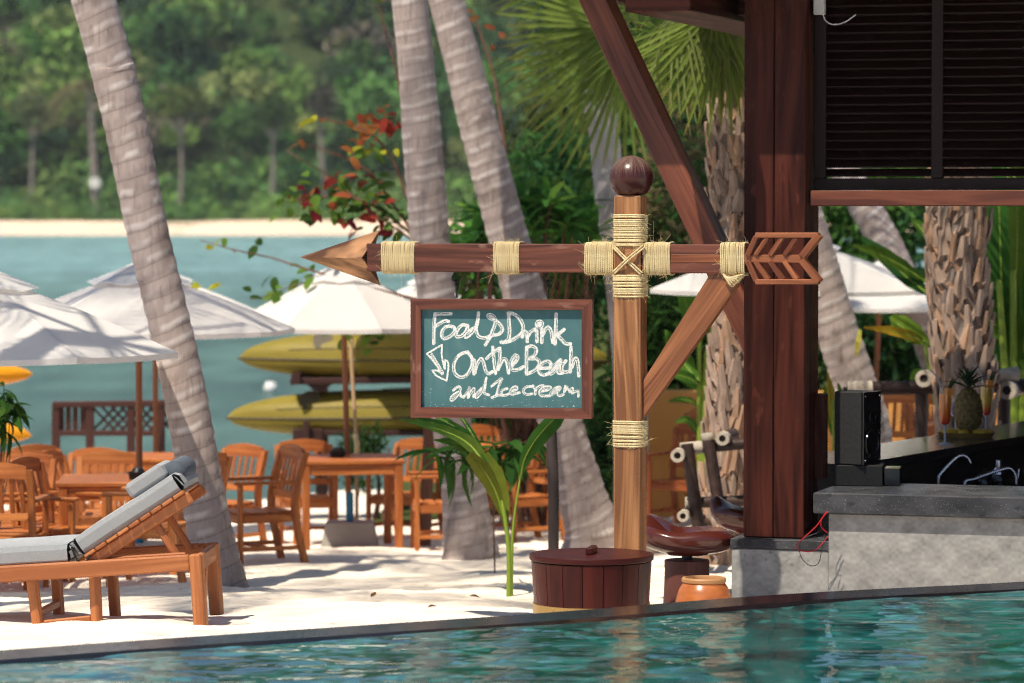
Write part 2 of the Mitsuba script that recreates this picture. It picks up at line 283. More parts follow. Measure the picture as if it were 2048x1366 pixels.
# ------------------------------------------------------------------ the setting: beach, pool, sea, far shore
def sstep(a, b, x):
    t = np.clip((x - a) / (b - a), 0, 1); return t * t * (3 - 2 * t)
def ground(x, y):
    """Height of the sand, sloping from the pool down to the sea, with a higher garden on the right."""
    x, y = np.asarray(x, float), np.asarray(y, float)
    d = np.where(y < 30, 2.115 + 0.058 * (y - 17.95), 2.8139 + 0.042 * (y - 30))
    z = CZ - d
    z = z + 0.34 * sstep(0.8, 2.2, x) * sstep(23.5, 29.5, y) - 0.07 * sstep(-1.8, -3.2, x) * sstep(19.5, 23, y)
    g = sstep(-1.6, 0.4, x - 0.01 * (y - 30)) * sstep(28, 36, y)
    z = z * (1 - g) + np.maximum(z, 0.62) * g
    return np.maximum(z, -2.5)
def gz(x, y): return float(ground(x, y))
xs = np.r_[-60, -40, -25, -15, -9, -6, np.arange(-4.6, 4.6, 0.045), 5.5, 8, 12, 20, 40, 60]
ys = np.r_[-6, 0, 6, 10, 12.5, np.arange(14.0, 24, 0.05), np.arange(24, 36, 0.085), np.arange(36.2, 46, 0.5), 50, 60, 80, 120]
gx, gy = np.meshgrid(xs, ys)
q = np.stack([gx, gy, gx * 0], -1)
near = ((gx > -4.7) & (gx < 4.7) & (gy > 13.9) & (gy < 37)).astype(float)
bumps = (meshkit.fbm(q * [1.6, 2.2, 1], 3, 2) - 0.5) * 0.060 + (meshkit.fbm(q * [6.5, 8.5, 1], 3, 7) - 0.5) * 0.020
foot = meshkit.noise(q * [3.6, 3.0, 1], 12); bumps -= 0.018 * sstep(0.70, 0.86, foot)
gzv = ground(gx, gy) + bumps * near
def grid_faces(ny, nx):
    i = np.arange(ny - 1)[:, None] * nx + np.arange(nx - 1)[None]; i = i.ravel()
    return np.vstack([np.stack([i, i + 1, i + nx + 1], 1), np.stack([i, i + nx + 1, i + nx], 1)])
sand = trimesh.Trimesh(np.stack([gx, gy, gzv], -1).reshape(-1, 3), grid_faces(len(ys), len(xs)), process=False)
struct('sand', P(sand, True), 'sand', label='pale dry beach sand with footprints')

# planted ground of the garden on the right
lx, ly = np.meshgrid(np.linspace(-1.3, 30, 60), np.linspace(32.4, 110, 60)); lx = lx + 0.012 * (ly - 32) * 0
lm = trimesh.Trimesh(np.stack([lx, ly, np.maximum(ground(lx, ly), 0.05) + 0.03], -1).reshape(-1, 3), grid_faces(60, 60), process=False)
struct('garden_ground', P(lm, True), 'garden_soil', label='dark planted ground of the garden')
# sea: one sheet from below the beach to the far shore
sea = trimesh.Trimesh([[-500, 34, 0], [500, 34, 0], [500, 545, 0], [-500, 545, 0]], [[0, 1, 2], [0, 2, 3]], process=False)
struct('sea', P(sea, False, uv=np.array([[0, 0], [1000.0, 0], [1000, 511], [0, 511]])), 'sea_water', label='calm turquoise bay')

# pool with its overflow edge
EDGE = spline([[-9.0, 9.2], [-4.2, 12.66], at(0, 1310, 14.24)[:2], at(1040, 1237, 15.52)[:2], at(1560, 1196, 16.34)[:2], at(2048, 1170, 16.92)[:2], [3.5, 17.55]], 200)
PZ = CZ - 1.8
def edge_y(x): return np.interp(x, EDGE[:, 0], EDGE[:, 1])
px_ = np.r_[-9, -7, -5.5, -4.4, np.arange(-3.6, 3.45, 0.0135)]
tt = np.r_[0, 0.25, 0.5, 0.62, np.linspace(0.68, 1, 430)]
wx, wt = np.meshgrid(px_, tt); wy = -3 + (edge_y(wx) + 3) * wt
q = np.stack([wx, wy, wx * 0], -1)
h = (meshkit.fbm(q * [1.6, 2.6, 1], 2, 3) - 0.5) * 0.013 + (meshkit.fbm(q * [4.6, 8.5, 1] + [1.7, 3, 0], 2, 9) - 0.5) * 0.0064 + (meshkit.fbm(q * [13, 21, 1], 2, 4) - 0.5) * 0.0024
damp = sstep(0.0, 0.30, edge_y(wx) - wy) * 0.92 + 0.08
wz = PZ + h * damp * sstep(0.62, 0.7, wt)
water = trimesh.Trimesh(np.stack([wx, wy, wz], -1).reshape(-1, 3), grid_faces(len(tt), len(px_)), process=False)
struct('pool_water', P(water, True), 'pool_water', label='rippled teal swimming pool water')
n_ = np.gradient(EDGE, axis=0); n_ = np.stack([-n_[:, 1], n_[:, 0]], 1); n_ /= np.linalg.norm(n_, axis=1, keepdims=True)
def ribbon(o0, z0, o1, z1):
    a = np.c_[EDGE + n_ * o0, np.full(len(EDGE), z0)]; b = np.c_[EDGE + n_ * o1, np.full(len(EDGE), z1)]
    v = np.stack([a, b], 0).reshape(-1, 3); return trimesh.Trimesh(v, grid_faces(2, len(EDGE))[:, ::-1], process=False)
rim = cat([ribbon(-0.34, PZ - 0.010, -0.26, PZ + 0.010), ribbon(-0.26, PZ + 0.010, 0.0, PZ + 0.012), ribbon(0.0, PZ + 0.012, 0.012, PZ), ribbon(0.012, PZ, 0.012, PZ - 1.2)])
struct('pool_edge', P(rim, 30), 'wet_stone', label='dark wet stone overflow edge of the pool')

# far shore: beach, low ground and wooded hill
def hill_z(x, y):
    b = 2.25 * sstep(0, 1, (y - 505) / 27.0)
    s = np.clip(y - 556 - 10 * np.sin(x * 0.03), 0, None)
    return b - 0.3 + 0.40 * np.minimum(s, 330) + 9 * (meshkit.fbm(np.stack([x * 0.012, y * 0.012, y * 0], -1), 3, 4) - 0.5) * sstep(0, 60, s)
hx, hy = np.meshgrid(np.linspace(-420, 420, 110), np.r_[500, 506, 512, 518, 524, 530, np.linspace(536, 960, 70)])
hm = trimesh.Trimesh(np.stack([hx, hy, hill_z(hx, hy)], -1).reshape(-1, 3), grid_faces(hx.shape[0], hx.shape[1]), process=False)
struct('hills', P(hm, True), 'hill_soil', label='wooded hill across the bay')
bx, by = np.meshgrid(np.linspace(-420, 420, 200), np.linspace(500, 534, 12))
bz = hill_z(bx, by) + 0.06 + 0.25 * (meshkit.noise(np.stack([bx * 0.06, by * 0.1, bx * 0], -1), 5) - 0.5) * sstep(505, 515, by)
bm = trimesh.Trimesh(np.stack([bx, by, bz], -1).reshape(-1, 3), grid_faces(12, 200), process=False)
struct('far_beach', P(bm, True), 'far_sand', label='sandy strip on the far shore')

# ------------------------------------------------------------------ foliage
def leaf_cards(c, nrm, L, Wd, tint, r, droop=0.0, double=True):
    """Diamond leaves: centres c, directions d random around the normals; returns V, F, C arrays."""
    n = len(c); d = r.normal(size=(n, 3)) + nrm * 0.9; d[:, 2] -= droop; d /= np.linalg.norm(d, axis=1, keepdims=True)
    s = np.cross(d, r.normal(size=(n, 3))); s /= np.linalg.norm(s, axis=1, keepdims=True); u = np.cross(d, s)
    L = L * r.uniform(0.6, 1.3, (n, 1)); Wd = Wd * r.uniform(0.7, 1.25, (n, 1))
    V = np.stack([c - d * L * 0.5, c + s * Wd * 0.5 + u * Wd * 0.12, c + d * L * 0.5, c - s * Wd * 0.5 + u * Wd * 0.12], 1).reshape(-1, 3)
    i = np.arange(n)[:, None] * 4; Fc = np.vstack([i + [0, 1, 2], i + [0, 2, 3]])
    return V, Fc, np.repeat(np.clip(tint, 0, 1), 4, 0)
def merge(parts):
    V, Fc, C, o = [], [], [], 0
    for v, f, c in parts: V.append(v); Fc.append(f + o); C.append(c); o += len(v)
    return np.vstack(V), np.vstack(Fc), np.vstack(C)
def crown(c, R, n, L, Wd, cols, r, blobs=7, droop=0.2, shell=0.75):
    """Leaves spread through several lumps of an uneven crown."""
    c = np.asarray(c, float); R = np.broadcast_to(np.asarray(R, float), (3,)); out = []
    for b in range(blobs):
        o = r.normal(size=3); o *= 0.62 * r.uniform(0.3, 1) ** 0.5 / np.linalg.norm(o); rb = r.uniform(0.34, 0.62)
        k = max(4, int(n / blobs * rb / 0.48)); u = r.normal(size=(k, 3)); u /= np.linalg.norm(u, axis=1, keepdims=True)
        rad = rb * r.uniform(shell, 1.08, (k, 1)); tint = np.asarray(cols[r.integers(len(cols))]) * r.uniform(0.75, 1.25) * r.uniform(0.72, 1.3, (k, 1))
        out.append(leaf_cards(c + (o + u * rad) * R, u, L, Wd, tint, r, droop))
    return merge(out)
FAR = [(0.058, 0.140, 0.050), (0.095, 0.205, 0.056), (0.150, 0.250, 0.062), (0.048, 0.105, 0.056), (0.190, 0.235, 0.082), (0.190, 0.170, 0.135), (0.082, 0.220, 0.044)]
r = np.random.default_rng(11); lots = []
k = 0
while k < 780:                                       # woods on the hill
    y = 556 + 250 * r.uniform() ** 1.5; half = 88 * y / 513; x = r.uniform(-half * 1.75, half * 1.05)
    R = (3.0 + 5.5 * r.uniform() ** 2) * (1 + (y - 556) / 500); z = hill_z(np.array(x), np.array(y)) + R * r.uniform(0.5, 1.1) + (r.uniform(2, 7) if y < 585 else 0.5)
    c1 = FAR[r.choice(len(FAR), p=[.2, .22, .16, .16, .1, .06, .1])]
    lots.append(crown((x, y, z), (R, R, R * r.uniform(0.6, 0.95)), 330, R * 0.24, R * 0.17, [c1, np.array(c1) * 1.25, np.array(c1) * 0.75], r)); k += 1
V, Fc, C = merge(lots)
thing('forest', 'dense green wood covering the hill across the bay', 'forest', kind='stuff', ply=quads(V, Fc, C), mat='far_leaf')
lots = []
for i in range(640):                                 # low scrub along the far beach
    y = r.uniform(531, 560); x = r.uniform(-160, 95); R = r.uniform(1.4, 3.8) * (0.7 + (y - 531) / 32)
    c1 = [(0.16, 0.30, 0.075), (0.12, 0.25, 0.070), (0.20, 0.30, 0.09), (0.095, 0.21, 0.07)][r.integers(4)]
    lots.append(crown((x, y, float(hill_z(np.array(x), np.array(y))) + R * 0.5), (R * 1.5, R, R * 0.85), 130, R * 0.28, R * 0.2, [c1], r, blobs=5))
V, Fc, C = merge(lots)
thing('beach_scrub', 'low bright green scrub along the far beach', 'scrub', kind='stuff', ply=quads(V, Fc, C), mat='far_leaf')
lots = []
far_trees = [  # trunk base px, trunk top px, depth, crown radius (m), crown colour, label
    (60, 372, 66, 268, 543, 4.6, (0.085, 0.105, 0.050), 'pale trunked tree with thin olive crown on the far shore, left of the leaning palm'),
    (356, 366, 360, 262, 543, 4.8, (0.085, 0.110, 0.035), 'pale trunked tree with rounded olive crown on the far shore, right of the leaning palm'),
    (540, 344, 546, 270, 548, 4.2, (0.045, 0.085, 0.028), 'pale trunked green tree on the far shore above the red leaved branches'),
    (655, 340, 640, 235, 552, 4.4, (0.075, 0.070, 0.055), 'grey brown half bare tree on the far shore left of the upright palm trunk'),
]
for (bx0, by0, tx0, ty0, Z, R, col, lab) in far_trees:
    b, t = at(bx0, by0, Z), at(tx0, ty0, Z); b[2] = float(hill_z(np.array(b[0]), np.array(Z))) - 0.2
    k = thing('shore_tree', lab, 'tree')
    part(k, 'trunk', TU(spline([b, lerp(b, t, 0.5) + [r.uniform(-0.7, 0.7), 0, 0], t], 8), np.linspace(0.62, 0.30, 8) * (0.7 + 0.5 * r.uniform())), 'far_bark')
    for dx, dz in ((-2.6, 2.2), (2.3, 2.8), (0.4, 3.6), (-1.2, 3.9), (1.5, 1.6)):
        part(k, 'branch', TU(spline([t - [0, 0, 0.6], t + [dx * 0.5, 0.2, dz * 0.5], t + [dx, 0, dz]], 6), np.linspace(0.26, 0.10, 6), 6), 'far_bark')
    V, Fc, C = crown(t + [0, -0.5, R * 0.75], (R, R * 0.8, R * 0.8), 420, 0.95, 0.7, [col, np.array(col) * 1.3], r, blobs=9)
    part(k, 'crown', quads(V, Fc, C), 'far_leaf', kind='stuff')
# far coconut palm with a round white sign
b, t = at(193, 405, 538), at(178, 165, 538); b[2] = 1.9
k = thing('far_palm', 'tall thin coconut palm on the far shore behind the leaning trunk', 'palm tree')
part(k, 'trunk', TU(spline([b, at(186, 300, 538), t], 10), np.linspace(0.72, 0.5, 10), 8), 'far_bark')
for i in range(15):
    a = i / 15 * 6.283 + 0.2; L = 6.5; d = np.array([math.cos(a), math.sin(a), 0]); up0 = 0.9 * math.sin(i * 2.4)
    pts = np.array([t + d * L * s + [0, 0, L * (up0 * 0.5 * s - (0.75 + 0.1 * up0) * s * s)] for s in np.linspace(0, 1, 14)])
    side = np.cross(d, [0, 0, 1]); out = []
    for j in range(1, 14):
        for sg in (-1, 1):
            p = pts[j]; e = p + side * sg * 1.4 * (1 - 0.5 * j / 14) + d * 0.5 - [0, 0, 1.1]; w = d * 0.20
            out.append((np.array([p - w, p + w, e]), np.array([[0, 1, 2]]), np.tile([[0.15, 0.14, 0.07]], (3, 1)) * r.uniform(0.7, 1.3)))
    V, Fc, C = merge(out); part(k, 'frond', quads(V, Fc, C), 'far_leaf')
disc = moved(trimesh.creation.cylinder(0.85, 0.15, sections=24), Rx(90))
thing('round_sign', 'small white round sign on the far palm trunk', 'sign', ply=P(disc, 40), mat='white_buoy', M=Tr(at(190, 366, 536.8)))
# buoy
bz = at(541, 773, 64)
bu = trimesh.creation.icosphere(subdivisions=3, radius=0.125)
k = thing('buoy', 'round white buoy floating on the sea left of the kayaks', 'buoy')
part(k, 'float', P(bu, True), 'white_buoy', Tr(bz[0], bz[1], 0.09))
part(k, 'ring', P(moved(trimesh.creation.torus(0.035, 0.012), Tr(0, 0, 0.14)), True), 'iron', Tr(bz[0], bz[1], 0.09))
# ------------------------------------------------------------------ the arrow sign (rotated so that its right side shows)
TH = 17.0
ct, st = math.cos(math.radians(TH)), math.sin(math.radians(TH))
def frame_at(p): return Tr(p) @ Rz(-TH)              # local x runs right along the face, local y away from the camera
def plane_u(px, py, org, v=0.0, rot=TH):
    """Local (u, w) where the ray through the pixel meets the plane y = v of the frame at org."""
    c_, s_ = math.cos(math.radians(rot)), math.sin(math.radians(rot))
    d = FWD + (px - CX) / F * np.array([1.0, 0, 0]) + (CY - py) / F * UP; nrm = np.array([s_, c_, 0]); o = np.asarray(org, float)
    p = EYE + d * ((np.dot(nrm, o - EYE) + v) / np.dot(nrm, d)) - o
    return c_ * p[0] - s_ * p[1], p[2]
SO = at(1227, 1100, 17.5); SO[2] = 0.0                # front left edge of the post, at sea level height
SM = frame_at(SO)
def su(px, v=0.0): return plane_u(px, 516, SO, v)[0]
def sz(py, v=0.0, px=1260): return plane_u(px, py, SO, v)[1]
PW = su(1280.5)                                       # post width
sg = thing('arrow_signpost', 'carved wooden arrow sign on a square post bound with rope, pointing left', 'signpost')
z0, z1 = gz(SO[0], 17.5) - 0.25, sz(391)
part(sg, 'post', wbox(PW, PW, z1 - z0, 0.006), 'post_wood', SM @ Tr(PW / 2, PW / 2, (z0 + z1) / 2))
bz0, bz1 = sz(546), sz(488.5); BV0, BVT = 0.016, PW - 0.032   # arm, let into the post
ul, ur = su(731), su(1489)
part(sg, 'arm', wbox(0.004 - ul, BVT, bz1 - bz0, 0.005), 'sign_wood', SM @ Tr(ul / 2, BV0 + BVT / 2, (bz0 + bz1) / 2))
part(sg, 'arm', wbox(ur - PW, BVT, bz1 - bz0, 0.005), 'sign_wood', SM @ Tr((ur + PW) / 2, BV0 + BVT / 2, (bz0 + bz1) / 2))
ub = plane_u(1340, 520, SO)[0]
part(sg, 'rib', wbox(su(1610) - ub, 0.016, 0.040, 0.003), 'feather_wood', SM @ Tr((su(1610) + ub) / 2, BV0 + 0.0045, sz(516.5)))
# coconut finial
ball = trimesh.creation.icosphere(subdivisions=4, radius=0.110); v = ball.vertices.copy()
uvb = np.stack([np.arctan2(v[:, 1] + 0.02, v[:, 0]) / 6.2832, (v[:, 2] / 0.11 + 1) / 2], 1)
v[:, 2] = np.where(v[:, 2] < -0.085, -0.085 + (v[:, 2] + 0.085) * 0.2, v[:, 2])
rad = 1 + 0.0025 * (meshkit.noise(np.c_[uvb[:, :1] * 160, v[:, 2:] * 4, v[:, 2:] * 0], 3)[:, None] - 0.5) * sstep(0.4, 0.7, uvb[:, 1])[:, None]
ball.vertices = v * rad
bc = SM @ np.array([PW / 2 + 0.004, PW / 2, z1 + 0.090, 1])
part(sg, 'coconut_finial', P(ball, True, uv=uvb), 'coconut_shell', Tr(bc[:3]))
# arrowhead: a dart with a raised ridge and a notched back
def pt(px, py, v): u, w = plane_u(px, py, SO, v); return np.array([u, v, w])
tip = pt(600, 514, BV0 + BVT / 2); A = pt(759.5, 460, BV0 + BVT / 2); B = pt(760.5, 570.5, BV0 + BVT / 2); N = pt(723, 516.5, BV0 - 0.028)
N2 = N.copy(); N2[1] = BV0 + BVT + 0.028; off = 0.012
hv = np.array([tip, A, B, N, N2]); hf = [[0, 3, 1], [0, 2, 3], [0, 1, 4], [0, 4, 2], [1, 3, 4], [2, 4, 3]]
for nm, f in (('arrowhead', hf),):
    tris = hv[np.array(f)].reshape(-1, 3); uvh = []
    for t in np.array(f):
        if set(t) >= {0, 1}: dirv = hv[1] - hv[0]
        else: dirv = hv[2] - hv[0]
        dirv = dirv / np.linalg.norm(dirv); prp = np.cross(dirv, [0, 1, 0.3])
        for q_ in hv[t]: uvh.append([np.dot(q_, prp) + (7 if 1 in t else 0), np.dot(q_, dirv)])
    part(sg, nm, P(trimesh.Trimesh(tris, np.arange(18).reshape(-1, 3), process=False), False, uv=np.array(uvh)), 'head_wood', SM, label='lighter carved arrowhead with a raised ridge')
# fletching
FV0 = -0.004; FD = 0.060
def bar(a, b, w=0.030, d=FD, v0=FV0, mat='feather_wood', name='fletching_slat'):
    pa, pb = pt(*a, v0), pt(*b, v0); mid = (pa + pb) / 2; L = np.linalg.norm(pb - pa)
    ang = math.degrees(math.atan2(pb[2] - pa[2], pb[0] - pa[0]))
    part(sg, name, wbox(L, d, w, 0.003, 0), mat, SM @ Tr(mid[0], v0 + d / 2, mid[2]) @ Ry(-ang))
for s_ in (1, -1):
    Y = lambda y: 517 - s_ * (517 - y)
    bar((1494, Y(512)), (1512, Y(472)), 0.026, name='fletching_frame')
    bar((1510, Y(470.5)), (1636, Y(470.5)), 0.026, FD + 0.004, FV0 - 0.002, name='fletching_frame')
    bar((1602, Y(514)), (1636, Y(470)), 0.034, FD + 0.008, FV0 - 0.004, name='fletching_frame')
    for k in range(3):
        x = 1508 + 29 * k + 2; bar((x, Y(511)), (x + 25, Y(474)), 0.024, FD * 0.85, FV0 + 0.004)
# brace from post to arm
sbv = BV0 + 0.022; a_ = pt(1281, 815, sbv); b_ = pt(1450, 560, sbv)
poly = [pt(1282, 768, sbv), pt(1283, 838, sbv), pt(1475, 570, sbv), pt(1466, 548.5, sbv), pt(1420, 548.5, sbv)]
bm_ = prism([(p[0], p[2]) for p in poly], 0.075); dv = poly[2] - poly[1]; dv /= np.linalg.norm(dv)
tm, _ = uvwood(bm_); vv = np.asarray(tm.vertices); uvx = np.stack([vv[:, 0] * dv[2] - vv[:, 2] * dv[0] + vv[:, 1], vv @ dv], 1)
part(sg, 'brace', P(tm, False, uv=uvx), 'arm_brace_wood', SM @ Tr(0, sbv, 0), label='slanting brace under the arm')
# rope lashings: turns of rope round arm and post, with loose fibres
def turn(cx, cz, hx, hz, axis_pos, along, rr, tilt=0.0, r=0.02):
    """One rounded rectangular turn. along='u': turn round the arm at u = axis_pos; 'w': round the post at height axis_pos."""
    a = np.linspace(0, 2 * np.pi, 40, endpoint=False); e = 6.0
    ca, sa = np.cos(a), np.sin(a); k = (np.abs(ca) ** e + np.abs(sa) ** e) ** (-1 / e)
    p, q = hx * ca * k, hz * sa * k; t = tilt * np.sin(a)
    if along == 'u': pts = np.stack([np.full(40, axis_pos) + t, cx + p, cz + q], 1)
    else: pts = np.stack([cx + p, cz + q, np.full(40, axis_pos) + t], 1)
    return tube(pts, rr, 7, closed=True)
def hairs(n, lo, hi, outward, r_):
    ms = []
    for _ in range(n):
        p = r_.uniform(lo, hi); d = outward(p) + r_.normal(size=3) * 0.75; d /= np.linalg.norm(d); L = r_.uniform(0.008, 0.036) if r_.uniform() < 0.93 else 0.062
        bend = r_.normal(size=3) * L * 0.35
        ms.append(tube(spline([p, p + d * L * 0.5 + bend * 0.3, p + d * L + bend], 5), 0.0006, 3, caps=False)[0])
    return cat(ms)
def lash(name, turns):
    ms, uvs = zip(*turns); m = cat(list(ms)); return part(sg, name, P(m, True, uv=np.vstack(uvs)), 'rope', SM)
rr = 0.0050; rh = np.random.default_rng(21)
acx, acz, ahx, ahz = BV0 + BVT / 2, (bz0 + bz1) / 2, BVT / 2 + rr * 0.8, (bz1 - bz0) / 2 + rr * 0.8
for (p0, p1, n) in ((763, 825, 17), (987, 1035, 14), (1169, 1224, 16), (1288, 1337, 14), (1441, 1486, 13)):
    us = np.linspace(su(p0), su(p1), n)
    k = lash('rope_lashing', [turn(acx, acz, ahx + rh.uniform(0, 0.003), ahz + rh.uniform(0, 0.004), u, 'u', rr * rh.uniform(0.92, 1.1), rh.uniform(-0.003, 0.003)) for u in us])
    lo = np.array([us[0], BV0 - 0.01, bz1]); hi = np.array([us[-1], BV0 + 0.05, bz1 + 0.008])
    h1 = hairs(26, lo, hi, lambda p: np.array([0, -0.4, 1.0]), rh)
    h2 = hairs(18, np.array([us[0], BV0 - 0.012, bz0 - 0.01]), np.array([us[-1], BV0 + 0.02, bz0]), lambda p: np.array([0, -0.5, -1.0]), rh)
    h3 = hairs(14, np.array([us[0] - 0.004, BV0 - 0.012, bz0]), np.array([us[0], BV0, bz1]), lambda p: np.array([-1, -0.6, 0]), rh)
    part(k, 'loose_fibres', P(cat([h1, h2, h3]), True), 'fibre', SM, kind='stuff')
pcx = PW / 2; phx = PW / 2 + rr * 0.8
for (y0, y1, n) in ((431, 492, 16), (550, 592, 12), (844, 892, 13)):
    ws = np.linspace(sz(y0), sz(y1), n)
    k = lash('rope_lashing', [turn(pcx, pcx, phx + rh.uniform(0, 0.004), phx + rh.uniform(0, 0.003), w, 'w', rr * rh.uniform(0.92, 1.1), rh.uniform(-0.004, 0.004)) for w in ws])
    right = hairs(34, np.array([PW, -0.01, ws[-1]]), np.array([PW + 0.012, 0.05, ws[0]]), lambda p: np.array([1.0, -0.5, -0.2]), rh)
    left = hairs(16, np.array([-0.012, -0.012, ws[-1]]), np.array([0, 0.01, ws[0]]), lambda p: np.array([-1.0, -0.4, 0]), rh)
    low = hairs(10, np.array([0, -0.014, ws[-1] - 0.006]), np.array([PW, -0.004, ws[-1]]), lambda p: np.array([0, -0.3, -1.0]), rh)
    part(k, 'loose_fibres', P(cat([right, left, low]), True), 'fibre', SM, kind='stuff')
xs_ = []
for (x0, y0, x1, y1) in ((1228, 492, 1285, 546), (1226, 495, 1281, 549), (1226, 544, 1287, 490), (1229, 547, 1290, 494)):
    p0, p1 = pt(x0, y0, -0.008), pt(x1, y1, -0.008); m_ = (p0 + p1) / 2; m_[1] -= 0.010 + (0.011 if y0 > y1 else 0)
    xs_.append(tube(spline([p0, m_, p1], 14), rr * 0.95, 7))
ms, uvs = zip(*xs_); part(sg, 'rope_cross', P(cat(list(ms)), True, uv=np.vstack(uvs)), 'rope', SM)
# rope wound on round the top of the brace
dvb = np.array([pt(1456, 552, sbv)[0], pt(1456, 552, sbv)[2]]); tl = []
for k_ in range(6):
    p0, p1 = pt(1446 + 1.6 * k_, 548 + 1.8 * k_, BV0 - 0.012), pt(1462 + 4.2 * k_, 571 - 4.2 * k_, BV0 - 0.010)
    q0, q1 = p1 + [0.004, 0.085, 0.012], p0 + [0, 0.10, 0.01]
    tl.append(tube(spline([p0, (p0 + p1) / 2 - [0, 0.004, 0], p1, (p1 + q0) / 2 + [0.006, 0, -0.004], q0, q1], 26), rr, 7))
ms, uvs = zip(*tl); part(sg, 'rope_lashing', P(cat(list(ms)), True, uv=np.vstack(uvs)), 'rope', SM)

# ------------------------------------------------------------------ the hanging chalkboard
BR = 8.0; bz_ = 17.66
BO = at(999.5, 717, bz_); BM = Tr(BO) @ Rz(-BR)
def bp(px, py, v=0.0): u, w = plane_u(px, py, BO, v, BR); return u, w
cb = thing('chalkboard_sign', 'green chalkboard in a brown wooden frame with white handwriting, hanging from the arrow arm', 'chalkboard')
uL, wT = bp(821, 598); uR, wB = bp(1184, 838); fw = bp(841.5, 618)[0] - uL; TD = 0.062
def mitre(p, name='frame'):
    m = prism(p, TD); part(cb, name, W(m), 'sign_wood', BM @ Tr(0, 0, 0))
mitre([(uL, wT), (uR, wT), (uR - fw, wT - fw), (uL + fw, wT - fw)]); mitre([(uL, wB), (uL + fw, wB + fw), (uR - fw, wB + fw), (uR, wB)])
mitre([(uL, wB), (uL, wT), (uL + fw, wT - fw), (uL + fw, wB + fw)]); mitre([(uR, wB), (uR - fw, wB + fw), (uR - fw, wT - fw), (uR, wT)])
BD = 0.027
part(cb, 'board', P(box(uR - uL - 2 * fw + 0.006, 0.012, wT - wB - 2 * fw + 0.006, 0.001)), 'chalkboard', BM @ Tr((uL + uR) / 2, BD + 0.006, (wT + wB) / 2))
def strokes(items, ox, oy, sc, width, gap):
    """Chalk strokes (polylines in zoomed pixels) as flat outlines with thin unfilled seams, in board coordinates."""
    polys, pxm = [], bz_ / F
    for i_, it in enumerate(items):
        p = spline([(x, y, 0) for x, y in it], max(6, len(it) * 7))[:, :2] if len(it) > 2 else np.array(it, float)
        uvp = [bp(ox + x / sc, oy + y / sc, BD) for x, y in p]
        ln = LineString(uvp); w_ = width * pxm / 2; g = ln.buffer(w_, cap_style='round')
        wob = [(u + 0.35 * w_ * (meshkit.noise(np.array([u * 90, w * 90, i_ * 3.3])) - 0.5) * 2, w + 0.35 * w_ * (meshkit.noise(np.array([u * 90 + 40, w * 90, i_ * 3.3])) - 0.5) * 2) for u, w in uvp]
        L = ln.length
        if gap and L > 6 * w_:
            a0 = 0.18 * L; l2 = LineString(wob); cut = [l2.interpolate(t) for t in np.linspace(a0, 0.86 * L, 24)]
            side = 0.33 if i_ % 2 else -0.3
            try:
                c_ = LineString([(q.x, q.y) for q in cut]).parallel_offset(abs(side) * w_, 'left' if side > 0 else 'right')
                g = g.difference(c_.buffer(w_ * gap))
            except Exception: pass
        polys.append(g)
    return polys
def chalk(name, polys, d=0.0012):
    ms = []
    for i_, g in enumerate(polys):
        g = g.simplify(0.0004)
        for q in getattr(g, 'geoms', [g]):
            if q.area > 1e-6:
                m = prism(np.array(q.exterior.coords), d) if not q.interiors else None
                if m is None:
                    e = trimesh.creation.extrude_polygon(q, d, engine='earcut'); v = np.asarray(e.vertices)
                    m = trimesh.Trimesh(np.stack([v[:, 0], v[:, 2], v[:, 1]], 1), np.asarray(e.faces)[:, ::-1], process=False)
                ms.append(moved(m, Tr(0, BD - d - 0.00008 * (i_ % 7), 0)))
    part(cb, name, P(cat(ms)), 'chalk', BM)
def circle(cx, cy, rx, ry, n=14, a0=0.0, turns=1.1): return [(cx + rx * math.cos(a0 + 6.283 * turns * t / n), cy + ry * math.sin(a0 + 6.283 * turns * t / n)) for t in range(n + 1)]
A_ = [[(255, 225), (240, 400), (228, 600), (222, 800), (225, 985)], [(250, 235), (400, 228), (540, 222), (665, 222)], [(250, 560), (350, 490), (450, 430), (540, 405), (600, 420)],
      [(690, 560), (640, 540), (520, 570), (440, 680), (430, 800), (510, 860), (660, 790), (760, 670), (750, 580), (690, 550)],
      [(1090, 525), (960, 510), (860, 600), (800, 720), (820, 805), (940, 790), (1050, 670), (1095, 540), (1085, 620)],
      [(1290, 570), (1160, 650), (1060, 750), (1040, 825), (1130, 780), (1230, 680), (1300, 560), (1350, 400), (1372, 200)], [(1350, 420), (1310, 600), (1340, 750), (1420, 830), (1560, 835), (1650, 800)],
      [(1650, 800), (1750, 770), (1880, 750), (1985, 640), (1930, 510), (1820, 410), (1660, 330), (1610, 270), (1690, 250), (1790, 330), (1800, 460), (1740, 640), (1650, 850), (1545, 1020)]]
B_ = [[(325, 200), (340, 450), (345, 650), (320, 790), (230, 855), (150, 855)], [(315, 190), (440, 205), (570, 310), (655, 470), (650, 610), (560, 710), (420, 800), (260, 860)],
      [(640, 730), (655, 660), (700, 610), (745, 660), (755, 840)], [(755, 740), (830, 620), (930, 555)], [(970, 590), (975, 840)], circle(1035, 440, 66, 62, a0=2.2),
      [(1030, 440), (1060, 420)], [(1085, 550), (1090, 700), (1085, 860)], [(1100, 700), (1170, 560), (1240, 510), (1300, 600), (1330, 760), (1340, 860)],
      [(1420, 205), (1410, 500), (1395, 890)], [(1600, 565), (1520, 630), (1440, 680)], [(1445, 690), (1550, 800), (1640, 890), (1745, 890)]]
